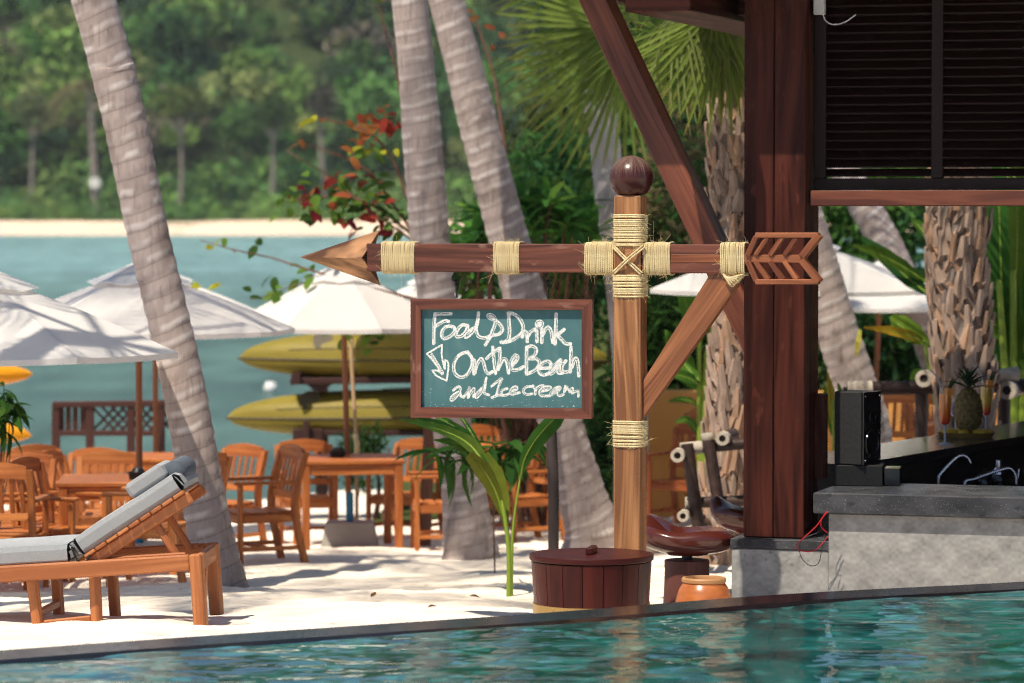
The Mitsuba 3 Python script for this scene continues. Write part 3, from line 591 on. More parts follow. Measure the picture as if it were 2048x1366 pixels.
Cw = [[(930, 335), (800, 370), (690, 490), (655, 640), (700, 770), (810, 825), (920, 770), (1005, 620), (1015, 460), (930, 330)], [(1060, 490), (1050, 640), (1055, 760)],
      [(1070, 740), (1110, 580), (1190, 460), (1240, 540), (1280, 690), (1340, 755), (1410, 715)], [(1420, 240), (1445, 500), (1475, 750)], [(1300, 460), (1400, 365), (1540, 265)]]
Dw = [[(110, 175), (105, 400), (75, 630)], [(90, 580), (160, 440), (220, 400), (270, 520), (295, 700)], [(370, 540), (470, 430), (485, 350), (430, 330), (360, 430), (340, 560), (400, 640), (520, 620), (610, 565)],
      [(680, 150), (675, 400), (675, 715)], [(685, 150), (800, 130), (885, 190), (860, 300), (740, 400)], [(740, 400), (880, 400), (955, 480), (900, 600), (790, 680), (690, 720)],
      [(960, 600), (1150, 600)], [(1170, 590), (1195, 500), (1130, 450), (1020, 490), (940, 600), (950, 700), (1050, 745), (1160, 700)],
      [(1400, 420), (1290, 520), (1190, 660), (1200, 720), (1300, 620), (1400, 440)], [(1400, 450), (1345, 600), (1355, 700), (1445, 700)],
      [(1510, 440), (1440, 540), (1425, 640), (1500, 680), (1610, 660)], [(1620, 150), (1615, 400), (1605, 680)], [(1640, 580), (1700, 400), (1755, 420), (1780, 600), (1785, 760)]]
Ca = [[(650, 1080), (740, 1010), (790, 1040), (760, 1140), (650, 1265), (600, 1260), (640, 1180), (770, 1110), (795, 1190), (850, 1215)], [(850, 1215), (930, 1110), (970, 1030), (940, 1220)], [(940, 1215), (1050, 1040), (1045, 1205)],
      [(1230, 1020), (1110, 1140), (1095, 1225), (1180, 1150), (1260, 980), (1295, 840)], [(1290, 860), (1270, 1000), (1255, 1130), (1345, 1170)], [(1400, 1000), (1500, 915), (1600, 850), (1545, 980), (1490, 1180)], [(1400, 1220), (1500, 1185), (1620, 1175)]]
Da = [[(265, 1030), (170, 1060), (135, 1150), (220, 1175), (300, 1140)], [(345, 1080), (450, 1055), (470, 1000), (400, 1000), (330, 1090), (360, 1150), (525, 1115)],
      [(770, 985), (660, 1000), (605, 1090), (680, 1155), (790, 1140)], [(810, 970), (860, 1060), (855, 1150)], [(860, 1060), (940, 985), (1025, 962)],
      [(980, 1090), (1120, 1060), (1185, 1000), (1060, 1000), (955, 1090), (990, 1180), (1165, 1185)], [(1390, 1000), (1300, 1010), (1185, 1130), (1230, 1155), (1390, 1010)], [(1390, 1020), (1335, 1110), (1360, 1180), (1455, 1160)],
      [(1500, 980), (1475, 1100)], [(1480, 1095), (1540, 1000), (1590, 1100)], [(1590, 1100), (1650, 1020), (1645, 1130)], [(1645, 1120), (1770, 1080), (1775, 1195)]]
chalk('lettering', strokes(A_, 850, 610, 12.8, 6.9, 0.22) + strokes(B_, 989, 610, 11.5, 7.2, 0.22))
chalk('lettering', strokes(Cw, 840, 670, 9.757, 6.7, 0.23) + strokes(Dw, 989.4, 680, 10.62, 6.9, 0.23))
chalk('lettering', strokes(Ca, 840, 670, 9.757, 5.2, 0.26) + strokes(Da, 989.4, 680, 10.6, 5.4, 0.26))
ar = [[(135, 365), (430, 190)], [(135, 365), (270, 520), (400, 720)], [(430, 190), (425, 400), (480, 660)], [(240, 690), (350, 700), (435, 770)], [(240, 690), (330, 800), (520, 890)], [(520, 890), (555, 640), (545, 530), (495, 490)], [(490, 490), (488, 660)]]
chalk('chalk_arrow', strokes(ar, 840, 670, 9.757, 3.6, 0))
def tri_h(t):
    l = np.array([155, 370]) + t * np.array([330, 420]); r_ = np.array([405, 250]) + t * np.array([90, 440]); return [tuple(l), tuple(l * 0.35 + r_ * 0.65 + [0, -10]), tuple(r_)]
chalk('chalk_hatching', strokes([[(p[0], p[1] + 30), (p[0] + 6, p[1] - 60 * (1 - k / 14) - 18)] for k in range(13) for p in [np.array([215 + 20 * k, 400 + 28 * k])]], 840, 670, 9.757, 1.5, 0))
dust = []
rd = np.random.default_rng(3)
for _ in range(90):
    x = rd.uniform(846, 1160); y = 814 - abs(rd.normal()) * 3 if rd.uniform() < 0.55 else rd.uniform(770, 815); u, w = bp(x, y, BD); s = rd.uniform(0.0006, 0.0016)
    dust.append(LineString([(u - s * rd.uniform(0.5, 3), w), (u + s, w + s * 0.5)]).buffer(s * 0.8))
chalk('chalk_dust', dust)
# hooks and rings
def hook(px):
    k = thing('hook', {912: 'black iron hook and ring holding the left end of the chalkboard', 1094: 'black iron hook and ring holding the right end of the chalkboard'}[px], 'hook', 'hooks holding up the chalkboard')
    u = su(px, BV0 + 0.06); top = SM @ np.array([u, BV0 + 0.06, bz0 + 0.01, 1]); top = top[:3]; x0, y0 = px, 546
    s = 17.7 / F
    c = [(0, 0), (0, -7), (-6, -12), (-7, -19), (-1, -23), (6, -20), (9, -13)]
    part(k, 'screw_hook', TU(spline([top + [a * s, 0, b * s] for a, b in c], 24), 0.0055, 8), 'iron')
    e = [(2, -20), (5, -27), (2, -33), (-1, -28), (2, -20)]
    part(k, 'ring', TU(spline([top + [a * s * 0.9, 0.012 * math.sin(i * 1.5), b * s] for i, (a, b) in enumerate(e)], 20), 0.0045, 7), 'iron')
    f = [(2, -29), (4, -36), (1, -43), (2, -56)]
    part(k, 'eye_screw', TU(spline([top + [a * s, 0, b * s] for a, b in f], 14), 0.0052, 8), 'iron')
hook(912); hook(1094)
# ------------------------------------------------------------------ the bar pavilion
ZC = 18.6
PO = at(1487, 800, ZC + 0.02); PO[2] = 0.0; PM = frame_at(PO)
def pp(px, py, v=0.0): u, w = plane_u(px, py, PO, v); return np.array([u, v, w])
pv = thing('bar_pavilion', 'dark timber open bar pavilion with louvred screen and thick post at the pool side', 'pavilion')
cu0, cum, cu1 = 0.0, pp(1547, 700)[0], pp(1609, 700)[0]; cz0, cz1 = pp(1540, 1075)[2], 4.62
CD = 0.35
for a, b in ((cu0, cum - 0.0015), (cum + 0.0015, cu1)):
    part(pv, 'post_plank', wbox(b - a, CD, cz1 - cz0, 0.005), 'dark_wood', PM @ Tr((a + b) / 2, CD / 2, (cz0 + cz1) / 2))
bh = pp(1550, 785, CD)[2]
part(pv, 'post_backing', wbox(0.05, 0.12, bh - cz0 - 0.3, 0.004), 'dark_wood', PM @ Tr(cu1 + 0.027, CD - 0.05, (bh + cz0 + 0.3) / 2))
# plinth
pl0, pl1 = pp(1463, 1150, -0.06)[0], pp(1657, 1150, -0.06)[0]; pz1, pz0 = pp(1540, 1099, -0.06)[2], 0.9
part(pv, 'plinth', P(box(pl1 - pl0, 0.62, pz1 - pz0, 0.004)), 'concrete', PM @ Tr((pl0 + pl1) / 2, -0.06 + 0.31, (pz0 + pz1) / 2))
pc1 = pp(1540, 1079, -0.07)[2]
part(pv, 'plinth_cap', P(box(pl1 - pl0 + 0.012, 0.64, pc1 - pz1 - 0.002, 0.004)), 'granite', PM @ Tr((pl0 + pl1) / 2, -0.07 + 0.32, (pc1 + pz1 + 0.002) / 2))
# big brace
bA, bB = pp(1194, 0, 0.13), pp(1522, 700, 0.13); dirb = (bB - bA) / np.linalg.norm(bB - bA); bA = bA - dirb * 0.45
pw_ = 0.142; bT = bA; bE = bB + dirb * 0.13
part(pv, 'brace', *(lambda pm: (pm[0], 'brace_wood', PM @ pm[1]))(seg(bT, bE, 0.20, pw_, 0.005)))
# lintel over the post and its projecting end
l0, l1 = pp(1250, 22, -0.70)[0], pp(1381, 22, -0.70)[0]; lz = pp(1300, 22.5, -0.70)[2]
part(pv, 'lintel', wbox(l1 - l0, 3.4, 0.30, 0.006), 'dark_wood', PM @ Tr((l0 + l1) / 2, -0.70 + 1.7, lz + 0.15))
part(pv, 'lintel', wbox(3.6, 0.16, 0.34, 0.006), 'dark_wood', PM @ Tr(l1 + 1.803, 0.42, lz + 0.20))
# louvred screen to the right of the post
LV = 0.16
x0, x1, x2, x3 = pp(1628, 300, LV)[0], pp(1651, 300, LV)[0], pp(1862, 300, LV)[0], pp(1885, 300, LV)[0]
x4 = x3 + (x2 - x1); x5 = x4 + 0.06
zr0, zr1, zt = pp(1640, 380, LV)[2], pp(1640, 357, LV)[2], 4.5
scr = lambda *a, **k: part(pv, *a, **k)
for a, b in ((x0, x1), (x2, x3), (x4, x5)):
    scr('stile', wbox(b - a, 0.05, zt - zr1, 0.003), 'louvre_wood', PM @ Tr((a + b) / 2, LV + 0.025, (zt + zr1) / 2))
scr('bottom_rail', wbox(x5 - x0, 0.05, zr1 - zr0, 0.003), 'louvre_wood', PM @ Tr((x0 + x5) / 2, LV + 0.025, (zr0 + zr1) / 2))
zs0 = pp(1640, 412, LV - 0.10)[2]; zs1 = pp(1640, 380, LV - 0.10)[2] - 0.002
scr('sill_beam', wbox(x5 - x0 + 1.0, 0.16, zs1 - zs0, 0.005), 'brace_wood', PM @ Tr((x0 + x5 + 1.0) / 2, LV - 0.02, (zs0 + zs1) / 2), label='reddish beam under the louvres')
sp = 0.0475; slat = W(moved(box(x2 - x1 + 0.004, 0.062, 0.007, 0.002), Rx(38)), 0)
for a, b in ((x1, x2), (x3, x4)):
    z = zr1 + 0.030
    while z < zt - 0.02:
        scr('louvre_slat', slat, 'louvre_wood', PM @ Tr((a + b) / 2, LV + 0.027, z)); z += sp
scr('screen_backing', P(box(x5 - x0, 0.012, zt - zr1 - 0.075, 0.002)), 'louvre_wood', PM @ Tr((x0 + x5) / 2, LV + 0.085, (zt + zr1) / 2 + 0.038))
# roof
rz = 4.64
roof = cat([moved(box(6.6, 5.66, 0.16, 0.01), Tr(1.75, 2.235, rz + 0.08))])
scr('roof', P(roof), 'thatch', PM)
for i in range(7):
    scr('rafter', wbox(0.07, 5.4, 0.10, 0.004), 'dark_wood', PM @ Tr(-1.2 + i * 0.95, 2.25, rz - 0.052))
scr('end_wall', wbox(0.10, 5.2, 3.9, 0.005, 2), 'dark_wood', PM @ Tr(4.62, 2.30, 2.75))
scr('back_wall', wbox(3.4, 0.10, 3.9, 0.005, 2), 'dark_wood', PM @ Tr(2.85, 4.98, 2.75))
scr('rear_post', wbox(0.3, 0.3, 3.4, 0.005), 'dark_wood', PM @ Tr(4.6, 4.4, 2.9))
# light box with cable under the lintel
k = thing('junction_box', 'small grey box with a dangling cable at the top of the louvred screen', 'box')
c = PM @ np.append(pp(1639, 4, LV - 0.05), 1)
part(k, 'housing', P(box(0.058, 0.05, 0.135, 0.004)), 'white_plastic', Tr(c[:3]) @ Rz(-TH))
cp = [PM @ np.append(pp(x, y, LV - 0.06), 1) for x, y in ((1644, 24), (1652, 42), (1668, 49), (1690, 44), (1712, 29))]
part(k, 'cable', TU(spline([c_[:3] for c_ in cp], 18), 0.0036, 6), 'white_plastic')

# ------------------------------------------------------------------ the bar counter
bcn = thing('bar_counter', 'grey concrete bar with a thick speckled dark granite top beside the pool', 'bar counter')
WV = -0.085
w0 = pp(1657, 1100, WV)[0]; gtop, gbot = pp(1660, 986, WV - 0.06)[2], pp(1660, 1028, WV - 0.06)[2]
part(bcn, 'wall', P(box(4.2, 0.5, gbot - 0.003 - 0.8, 0.004)), 'concrete', PM @ Tr(w0 + 2.1, WV + 0.25, (gbot - 0.003 + 0.8) / 2))
g0 = pp(1626, 1000, WV - 0.06)[0]
part(bcn, 'countertop', P(box(4.4, 0.76, gtop - gbot, 0.006)), 'granite', PM @ Tr(g0 + 2.2, WV - 0.06 + 0.38, (gtop + gbot) / 2), label='speckled dark granite slab')
# inner counter running away to the right
IZ = CZ - 1.385
n0, n1 = at(1780, 917, 19.7), at(2048, 872, 21.7); n0[2] = n1[2] = IZ
dI = (n1 - n0) / np.linalg.norm(n1 - n0); angI = math.degrees(math.atan2(dI[1], dI[0]))
ic = thing('inner_counter', 'long polished black stone counter running back into the bar, carrying cocktails and a pineapple', 'bar counter')
IM = Tr(n0) @ Rz(angI)
part(ic, 'countertop', P(box(5.0, 0.52, 0.05, 0.004)), 'granite_polished', IM @ Tr(1.95, 0.26, -0.025))
part(ic, 'base', P(box(4.9, 0.40, 0.85, 0.004)), 'black_plastic', IM @ Tr(1.95, 0.28, -0.477))
# sink bench between the counters
sb = thing('sink_bench', 'low dark work bench with a steel sink behind the granite bar top', 'bench')
part(sb, 'top', P(box(3.6, 0.9, 0.04, 0.004)), 'granite_polished', PM @ Tr(2.6, 1.15, gtop - 0.20))
part(sb, 'sink', P(box(0.5, 0.4, 0.012, 0.004)), 'chrome', PM @ Tr(1.55, 1.15, gtop - 0.172))
def faucet(label, pts, base):
    k = thing('faucet', label, 'faucet', 'faucets behind the bar top')
    w = [at(x, y, 19.5) for x, y in pts]; b = w[0].copy(); b[2] = gtop - 0.18
    part(k, 'spout', TU(spline([b] + w, 40), 0.0095, 12), 'chrome')
    part(k, 'base', P(moved(trimesh.creation.cylinder(0.02, 0.05, sections=20), Tr(b)), 40), 'chrome')
    return k
faucet('bent steel bar faucet with its spout turned up, nearer the speaker', [(1877, 962), (1880, 951), (1896, 932), (1914, 915), (1926, 911), (1936, 916), (1942, 927)], 0)
k = faucet('long low steel bar faucet reaching right, nearer the frame edge', [(1930, 967), (1950, 958), (1980, 947), (2008, 938), (2020, 937), (2028, 944), (2032, 954)], 0)
part(k, 'nozzle', rod(at(2032, 952, 19.5), at(2033, 968, 19.5), 0.0115), 'chrome')
part(k, 'lever', rod(at(2036, 957, 19.5), at(2038, 938, 19.5), 0.006), 'chrome')
c = at(1997, 960, 19.8); c[2] = gtop - 0.18
k = thing('cocktail_shaker', 'small dark metal cocktail shaker behind the long faucet', 'shaker')
part(k, 'body', P(lathe([(0, 0), (0.030, 0), (0.040, 0.12), (0.042, 0.15), (0.03, 0.17), (0, 0.17)]), 40), 'black_gloss', Tr(c))
part(k, 'cap', P(lathe([(0, 0.17), (0.03, 0.17), (0.026, 0.20), (0.016, 0.21), (0.016, 0.245), (0.012, 0.25), (0, 0.25)]), 40), 'chrome', Tr(c))
c = at(1967, 960, 19.85); c[2] = gtop - 0.18
k = thing('jar', 'small dark glass jar with a lid beside the shaker', 'jar')
part(k, 'body', P(lathe([(0, 0), (0.040, 0), (0.044, 0.02), (0.044, 0.12), (0.034, 0.14), (0, 0.14)]), 40), 'dark_glass', Tr(c))
part(k, 'lid', P(lathe([(0, 0.14), (0.036, 0.14), (0.036, 0.162), (0, 0.164)]), 40), 'black_plastic', Tr(c))
# loudspeaker and the box under it
k = thing('subwoofer', 'low wide black speaker box under the tall loudspeaker', 'speaker')
sc_ = 18.78; c = at(1716, 966, sc_); c[2] = gtop
part(k, 'cabinet', P(box(0.262, 0.24, 0.112, 0.004)), 'black_plastic', Tr(c) @ Rz(-9) @ Tr(0.0, 0.12, 0.057))
part(k, 'front_panel', P(box(0.085, 0.20, 0.094, 0.003)), 'black_gloss', Tr(c) @ Rz(-9) @ Tr(0.180, 0.13, 0.049))
k = thing('loudspeaker', 'tall black loudspeaker with a glossy front standing on the bar', 'speaker')
SP = Tr(c) @ Tr(0.0, 0.10, 0.1145) @ Rz(-35)
part(k, 'cabinet', P(box(0.166, 0.195, 0.394, 0.006)), 'speaker_vinyl', SP @ Tr(0, 0, 0.197))
part(k, 'front_panel', P(box(0.014, 0.195, 0.394, 0.005)), 'black_gloss', SP @ Tr(0.0905, 0, 0.197))
for zc, r_ in ((0.115, 0.070), (0.255, 0.030)):
    part(k, 'driver', P(lathe([(0, -0.01), (r_ * 0.3, -0.004), (r_ * 0.8, -0.012), (r_ * 0.95, 0.004), (r_ * 1.06, 0.005), (r_ * 1.08, 0)]), 30), 'black_gloss', SP @ Tr(0.0985, 0, zc) @ Ry(90))
for dy in (-0.085, 0.085):
    for z in (0.025, 0.37): part(k, 'screw', P(trimesh.creation.icosphere(subdivisions=1, radius=0.0045), True), 'chrome', SP @ Tr(0.098, dy * 0.9, z))
k = thing('wire', 'thin red wire hanging in a loop from the bar top', 'wire')
wr = [at(x, y, 18.24) for x, y in ((1655, 1022), (1648, 1030), (1632, 1053), (1607, 1076), (1594, 1090), (1597, 1099), (1614, 1103), (1632, 1099), (1646, 1085), (1656, 1072))]
part(k, 'strand', TU(spline(wr, 50), 0.0026, 6), 'red_wire')
wr = [at(x, y, 18.26) for x, y in ((1655, 1024), (1644, 1038), (1642, 1052), (1650, 1062), (1656, 1066))]
part(k, 'strand', TU(spline(wr, 24), 0.0024, 6), 'red_wire')
k = thing('cable', 'thin dark cable hanging in a loop below the red wire', 'wire', ply=TU(spline([at(x, y, 18.26) for x, y in ((1654, 1040), (1640, 1062), (1604, 1080), (1600, 1108), (1612, 1126), (1626, 1132), (1638, 1124), (1644, 1098), (1652, 1070))], 46), 0.0020, 6), mat='iron')

# ------------------------------------------------------------------ on the inner counter
def on_counter(px, py, depth):
    p = at(px, py, depth); p[2] = IZ; return p
k = thing('fruit_tray', 'oval wooden tray with sliced yellow fruit under the pineapple', 'tray')
c = on_counter(1932, 870, 21.55)
part(k, 'tray', P(moved(lathe([(0, 0.004), (0.15, 0.004), (0.17, 0.03), (0.18, 0.03), (0.16, 0), (0, 0)]), Sc(1, 0.75, 1)), 40), 'tray_wood', Tr(c))
for i in range(7):
    a = i * 0.9; part(k, 'fruit_slice', P(moved(trimesh.creation.icosphere(subdivisions=2, radius=0.038), Sc(1.5, 0.9, 0.55)), True), 'fruit_yellow', Tr(c) @ Tr(0.11 * math.cos(a), 0.075 * math.sin(a), 0.032) @ Rz(50 * i))
k = thing('pineapple', 'whole pineapple with a dark green crown standing on the fruit tray', 'pineapple')
body = trimesh.creation.icosphere(subdivisions=4, radius=1.0); v = body.vertices; phi, tz = np.arctan2(v[:, 1], v[:, 0]), v[:, 2]
cells = np.abs(np.sin(phi * 6 + tz * 7)) * np.abs(np.sin(phi * 6 - tz * 7)); body.vertices = v * (0.95 + 0.09 * cells)[:, None] * [0.064, 0.064, 0.104]
part(k, 'fruit', P(body, 40), 'pine_skin', Tr(c) @ Tr(0, 0, 0.02) @ Sc(1.38) @ Tr(0.01, 0, 0.103))
ms = []
def blade(L, w, droop, fold=0.25, n=7, tipw=0.0, pw=0.8):
    """A narrow leaf along +x with a folded middle: (V, F)."""
    t = np.linspace(0, 1, n); wd = w * np.sin(np.pi * np.clip(t * 0.93 + 0.07, 0, 1)) ** pw + tipw; x = L * (t - 0.12 * droop * t ** 2); z = -L * droop * t ** 2
    V = np.stack([np.stack([x, -wd / 2, z + fold * wd], 1), np.stack([x, 0 * x, z], 1), np.stack([x, wd / 2, z + fold * wd], 1)], 1).reshape(-1, 3); Fc = []
    for i in range(n - 1):
        a = 3 * i; Fc += [[a, a + 3, a + 4], [a, a + 4, a + 1], [a + 1, a + 4, a + 5], [a + 1, a + 5, a + 2]]
    return V, np.array(Fc)
def leafply(V, Fc, col, tip=None, r_=None, edge=None):
    C = np.tile(np.asarray(col, float), (len(V), 1))
    if tip is not None:
        t = (V[:, 0] - V[:, 0].min()) / (np.ptp(V[:, 0]) + 1e-9); C = C * (1 - t[:, None] ** 3) + np.asarray(tip) * t[:, None] ** 3
    return P(trimesh.Trimesh(V, Fc, process=False), True, color=C)
rp = np.random.default_rng(8); lv = [leafply(*blade(0.13, 0.022, 0.35), (0.035, 0.075, 0.035)), leafply(*blade(0.10, 0.020, 0.15), (0.05, 0.095, 0.05))]
for i in range(22):
    el = 20 + 65 * (i / 22); part(k, 'crown_leaf', lv[i % 2], 'leaf', Tr(c) @ Tr(0, 0, 0.02) @ Sc(1.38) @ Tr(0.01, 0, 0.200 + 0.0015 * i) @ Rz(137.5 * i) @ Ry(-el) @ Sc(1.1 - 0.018 * i))
def cocktail(label, px, depth, drink, straw_px):
    k = thing('cocktail', label, 'cocktail', 'cocktails on the inner counter'); c = on_counter(px, 880, depth); S_ = Sc(1.18)
    part(k, 'stem', P(lathe([(0, 0), (0.034, 0), (0.032, 0.004), (0.006, 0.010), (0.005, 0.085), (0.012, 0.095), (0, 0.096)]), 40), 'straw', Tr(c) @ S_)
    part(k, 'drink', P(lathe([(0, 0.098), (0.018, 0.103), (0.026, 0.125), (0.028, 0.23), (0.028, 0.255), (0, 0.255)]), 40), drink, Tr(c) @ S_)
    part(k, 'glass', P(lathe([(0.0, 0.094), (0.021, 0.100), (0.030, 0.124), (0.032, 0.23), (0.032, 0.285)]), 40), 'glass', Tr(c) @ S_)
    s0 = c + [0.0, 0, 0.12]; s1 = c + [-0.022, 0, 0.30]; s2 = c + [-0.034, 0, 0.33]; s3 = c + [-0.072, 0, 0.375]
    part(k, 'straw', TU(np.array([s0, s1, s2, s3]) - c, 0.0042, 8), 'straw', Tr(c) @ S_)
    part(k, 'fruit_slice', P(moved(trimesh.creation.cylinder(0.026, 0.008, sections=20), Rx(80)), 40), 'fruit_orange', Tr(c) @ S_ @ Tr(0.012, -0.02, 0.262))
    part(k, 'garnish_leaf', lv[0], 'leaf', Tr(c) @ S_ @ Tr(0.02, 0, 0.25) @ Rz(10) @ Ry(-76)); part(k, 'garnish_leaf', lv[1], 'leaf', Tr(c) @ S_ @ Tr(0.018, 0, 0.25) @ Rz(60) @ Ry(-66))
cocktail('tall red and orange cocktail with straw and orange slice, left of the pineapple', 1890, 20.9, 'orange_drink', 0)
cocktail('tall yellow and red layered cocktail, right of the pineapple', 1972, 21.9, 'layered_drink', 0)
k = thing('blue_cocktail', 'small round glass of blue drink behind the pineapple', 'cocktail'); c = on_counter(1911, 870, 22.0)
part(k, 'stem', P(lathe([(0, 0), (0.035, 0), (0.006, 0.008), (0.005, 0.10), (0, 0.10)]), 40), 'straw', Tr(c))
part(k, 'drink', P(lathe([(0, 0.10), (0.022, 0.105), (0.042, 0.15), (0.046, 0.19), (0, 0.19)]), 40), 'blue_drink', Tr(c))
part(k, 'cherry', P(trimesh.creation.icosphere(subdivisions=2, radius=0.013), True), 'cherry_red', Tr(c + [0.028, -0.02, 0.225]))
part(k, 'glass', P(lathe([(0.024, 0.104), (0.045, 0.15), (0.050, 0.19), (0.048, 0.235)]), 40), 'glass', Tr(c))

# ------------------------------------------------------------------ stools, jar and tub by the pool
def stool(label, px, py, Z, rot, w=0.50):
    k = thing('bar_stool', label, 'stool', 'carved stools by the bar'); c = at(px, py, Z); M = Tr(c) @ Rz(rot)
    nu, nr = 72, 16; th = np.linspace(0, 2 * np.pi, nu, endpoint=False); V = []
    def outline(t): return 0.5 * w * np.sign(np.cos(t)) * np.abs(np.cos(t)) ** 0.85, 0.41 * w * np.sign(np.sin(t)) * np.abs(np.sin(t)) ** 0.85
    ox, oy = outline(th)
    def topz(x, y):
        u = x / (0.5 * w); dish = -0.045 * np.exp(-((u + 0.30) / 0.5) ** 2 - (y / (0.28 * w)) ** 2)
        return 0.045 + 0.085 * sstep(-0.05, -0.85, u) * (0.35 + 0.65 * sstep(-0.05, 0.16, y / w + 0.05)) - 0.010 * sstep(0.2, 1.0, u) + dish * 1.5
    for j in range(1, nr + 1):
        f = j / nr; x, y = ox * f, oy * f; edge = sstep(0.80, 1.0, np.full(nu, f)); V.append(np.stack([x, y, topz(x, y) - 0.032 * edge ** 2], 1))
    for f, dz in ((1.015, 0.055), (1.0, 0.085), (0.95, 0.108), (0.78, 0.118), (0.4, 0.121)):
        x, y = ox * f, oy * f; V.append(np.stack([x, y, np.minimum(topz(ox, oy), 0.08) * max(0, f - 0.4) * 1.2 - dz + 0.02], 1))
    V = np.vstack(V); rings = nr + 5; Fc = []
    for j in range(rings - 1):
        for i in range(nu):
            l = (i + 1) % nu; Fc += [[j * nu + i, j * nu + l, (j + 1) * nu + l], [j * nu + i, (j + 1) * nu + l, (j + 1) * nu + i]]
    V = np.vstack([V, [[0, 0, topz(0, 0)], [0, 0, -0.101]]]); a = len(V)
    for i in range(nu):
        l = (i + 1) % nu; Fc += [[a - 2, l, i], [a - 1, (rings - 1) * nu + i, (rings - 1) * nu + l]]
    m = trimesh.Trimesh(V, np.array(Fc)[:, ::-1], process=False)
    part(k, 'seat', P(m, True), 'lacquer', M)
    part(k, 'spindle', P(moved(trimesh.creation.cylinder(0.028, 0.07, sections=20), Tr(0, 0, -0.11)), 40), 'iron', M)
    g = gz(c[0], Z) - c[2]
    part(k, 'cap', P(lathe([(0, -0.128), (0.118, -0.128), (0.121, -0.135), (0.121, -0.172), (0, -0.172)], 36), 40), 'stump_wood', M)
    part(k, 'pedestal', P(lathe([(0, -0.172), (0.119, -0.172), (0.124, -0.30), (0.135, g - 0.05), (0, g - 0.05)], 36), 40), 'stump_wood', M)
stool('glossy dark red carved bar stool with a dished seat, just right of the signpost', 1374, 1072, 18.75, -4)
stool('glossy dark red carved bar stool partly hidden behind the thick pavilion post', 1508, 1030, 20.2, 12, 0.5)
k = thing('clay_jar', 'squat glazed orange clay jar in front of the stool pedestal', 'jar'); c = at(1408, 1160, 17.75)
jr = [(0.0, -0.36), (0.115, -0.36), (0.14, -0.28), (0.149, -0.18), (0.146, -0.11), (0.130, -0.055), (0.112, -0.022), (0.104, -0.012)]
part(k, 'body', P(lathe(spline(np.c_[np.array(jr)[:, 0], 0 * np.array(jr)[:, 0], np.array(jr)[:, 1]], 40)[:, [0, 2]], 56), 40), 'terracotta', Tr(c))
part(k, 'rim', P(lathe([(0.104, -0.014), (0.113, -0.008), (0.114, 0.006), (0.108, 0.014), (0.098, 0.014), (0.092, 0.0), (0.092, -0.05), (0.07, -0.06), (0, -0.06)], 56), 40), 'terracotta_rim', Tr(c))
k = thing('wooden_tub', 'round dark red wooden tub with lid and brass band before the signpost foot', 'tub')
ZT = 17.1; c = at(1183, 1112, ZT); g = gz(c[0], ZT); c[2] = 0; zt = at(1183, 1121, ZT)[2]; zb = g - 0.02; N_ = 18
R1, R0 = 0.295, 0.272; angs = np.linspace(0, 2 * np.pi, N_ + 1)
for i in range(N_):
    a0, a1 = angs[i] + 0.006, angs[i + 1] - 0.006; V = []
    for z, R in ((zb, R0), (zt, R1)):
        for a in np.linspace(a0, a1, 5): V += [[R * math.cos(a), R * math.sin(a), z]]
        for a in np.linspace(a1, a0, 5): V += [[(R - 0.02) * math.cos(a), (R - 0.02) * math.sin(a), z]]
    V = np.array(V); Fc = []
    for j in range(10):
        l = (j + 1) % 10; Fc += [[j, l, 10 + l], [j, 10 + l, 10 + j]]
    for j in range(4): Fc += [[10 + j, 10 + j + 1, 10 + 8 - j], [10 + j, 10 + 8 - j, 10 + 9 - j], [j, 9 - j, 8 - j], [j, 8 - j, j + 1]]
    m = trimesh.Trimesh(V, Fc, process=False); tm, uvt = uvwood(m, 2); part(k, 'stave', P(tm, False, uv=uvt), 'stave_wood', Tr(c))
part(k, 'inner', P(lathe([(0, zb), (R0 - 0.015, zb), (R1 - 0.015, zt - 0.004), (0, zt - 0.004)], 40), 40), 'black_rubber', Tr(c))
lz_ = zt + 0.006
part(k, 'lid', P(lathe([(0, lz_), (R1 + 0.006, lz_), (R1 + 0.010, lz_ + 0.004), (R1 + 0.010, lz_ + 0.024), (R1 + 0.006, lz_ + 0.028), (0, lz_ + 0.030)], 64), 30), 'stave_wood', Tr(c))
part(k, 'handle', P(cat([moved(box(0.036, 0.16, 0.035, 0.006), Tr(0, 0, lz_ + 0.046))]), 30), 'stave_wood', Tr(c) @ Rz(-10))
zbnd = at(1183, 1216, ZT)[2]
part(k, 'brass_band', P(lathe([(0.27, zbnd - 0.10), (0.283, zbnd - 0.10), (0.2885, zbnd + 0.028), (0.27, zbnd + 0.028)], 64), 30), 'brass', Tr(c))
for a in (-1.75, -1.2, -2.3): part(k, 'rivet', P(trimesh.creation.icosphere(subdivisions=1, radius=0.006), True), 'brass', Tr(c) @ Tr(0.289 * math.cos(a), 0.289 * math.sin(a), zbnd + 0.012))
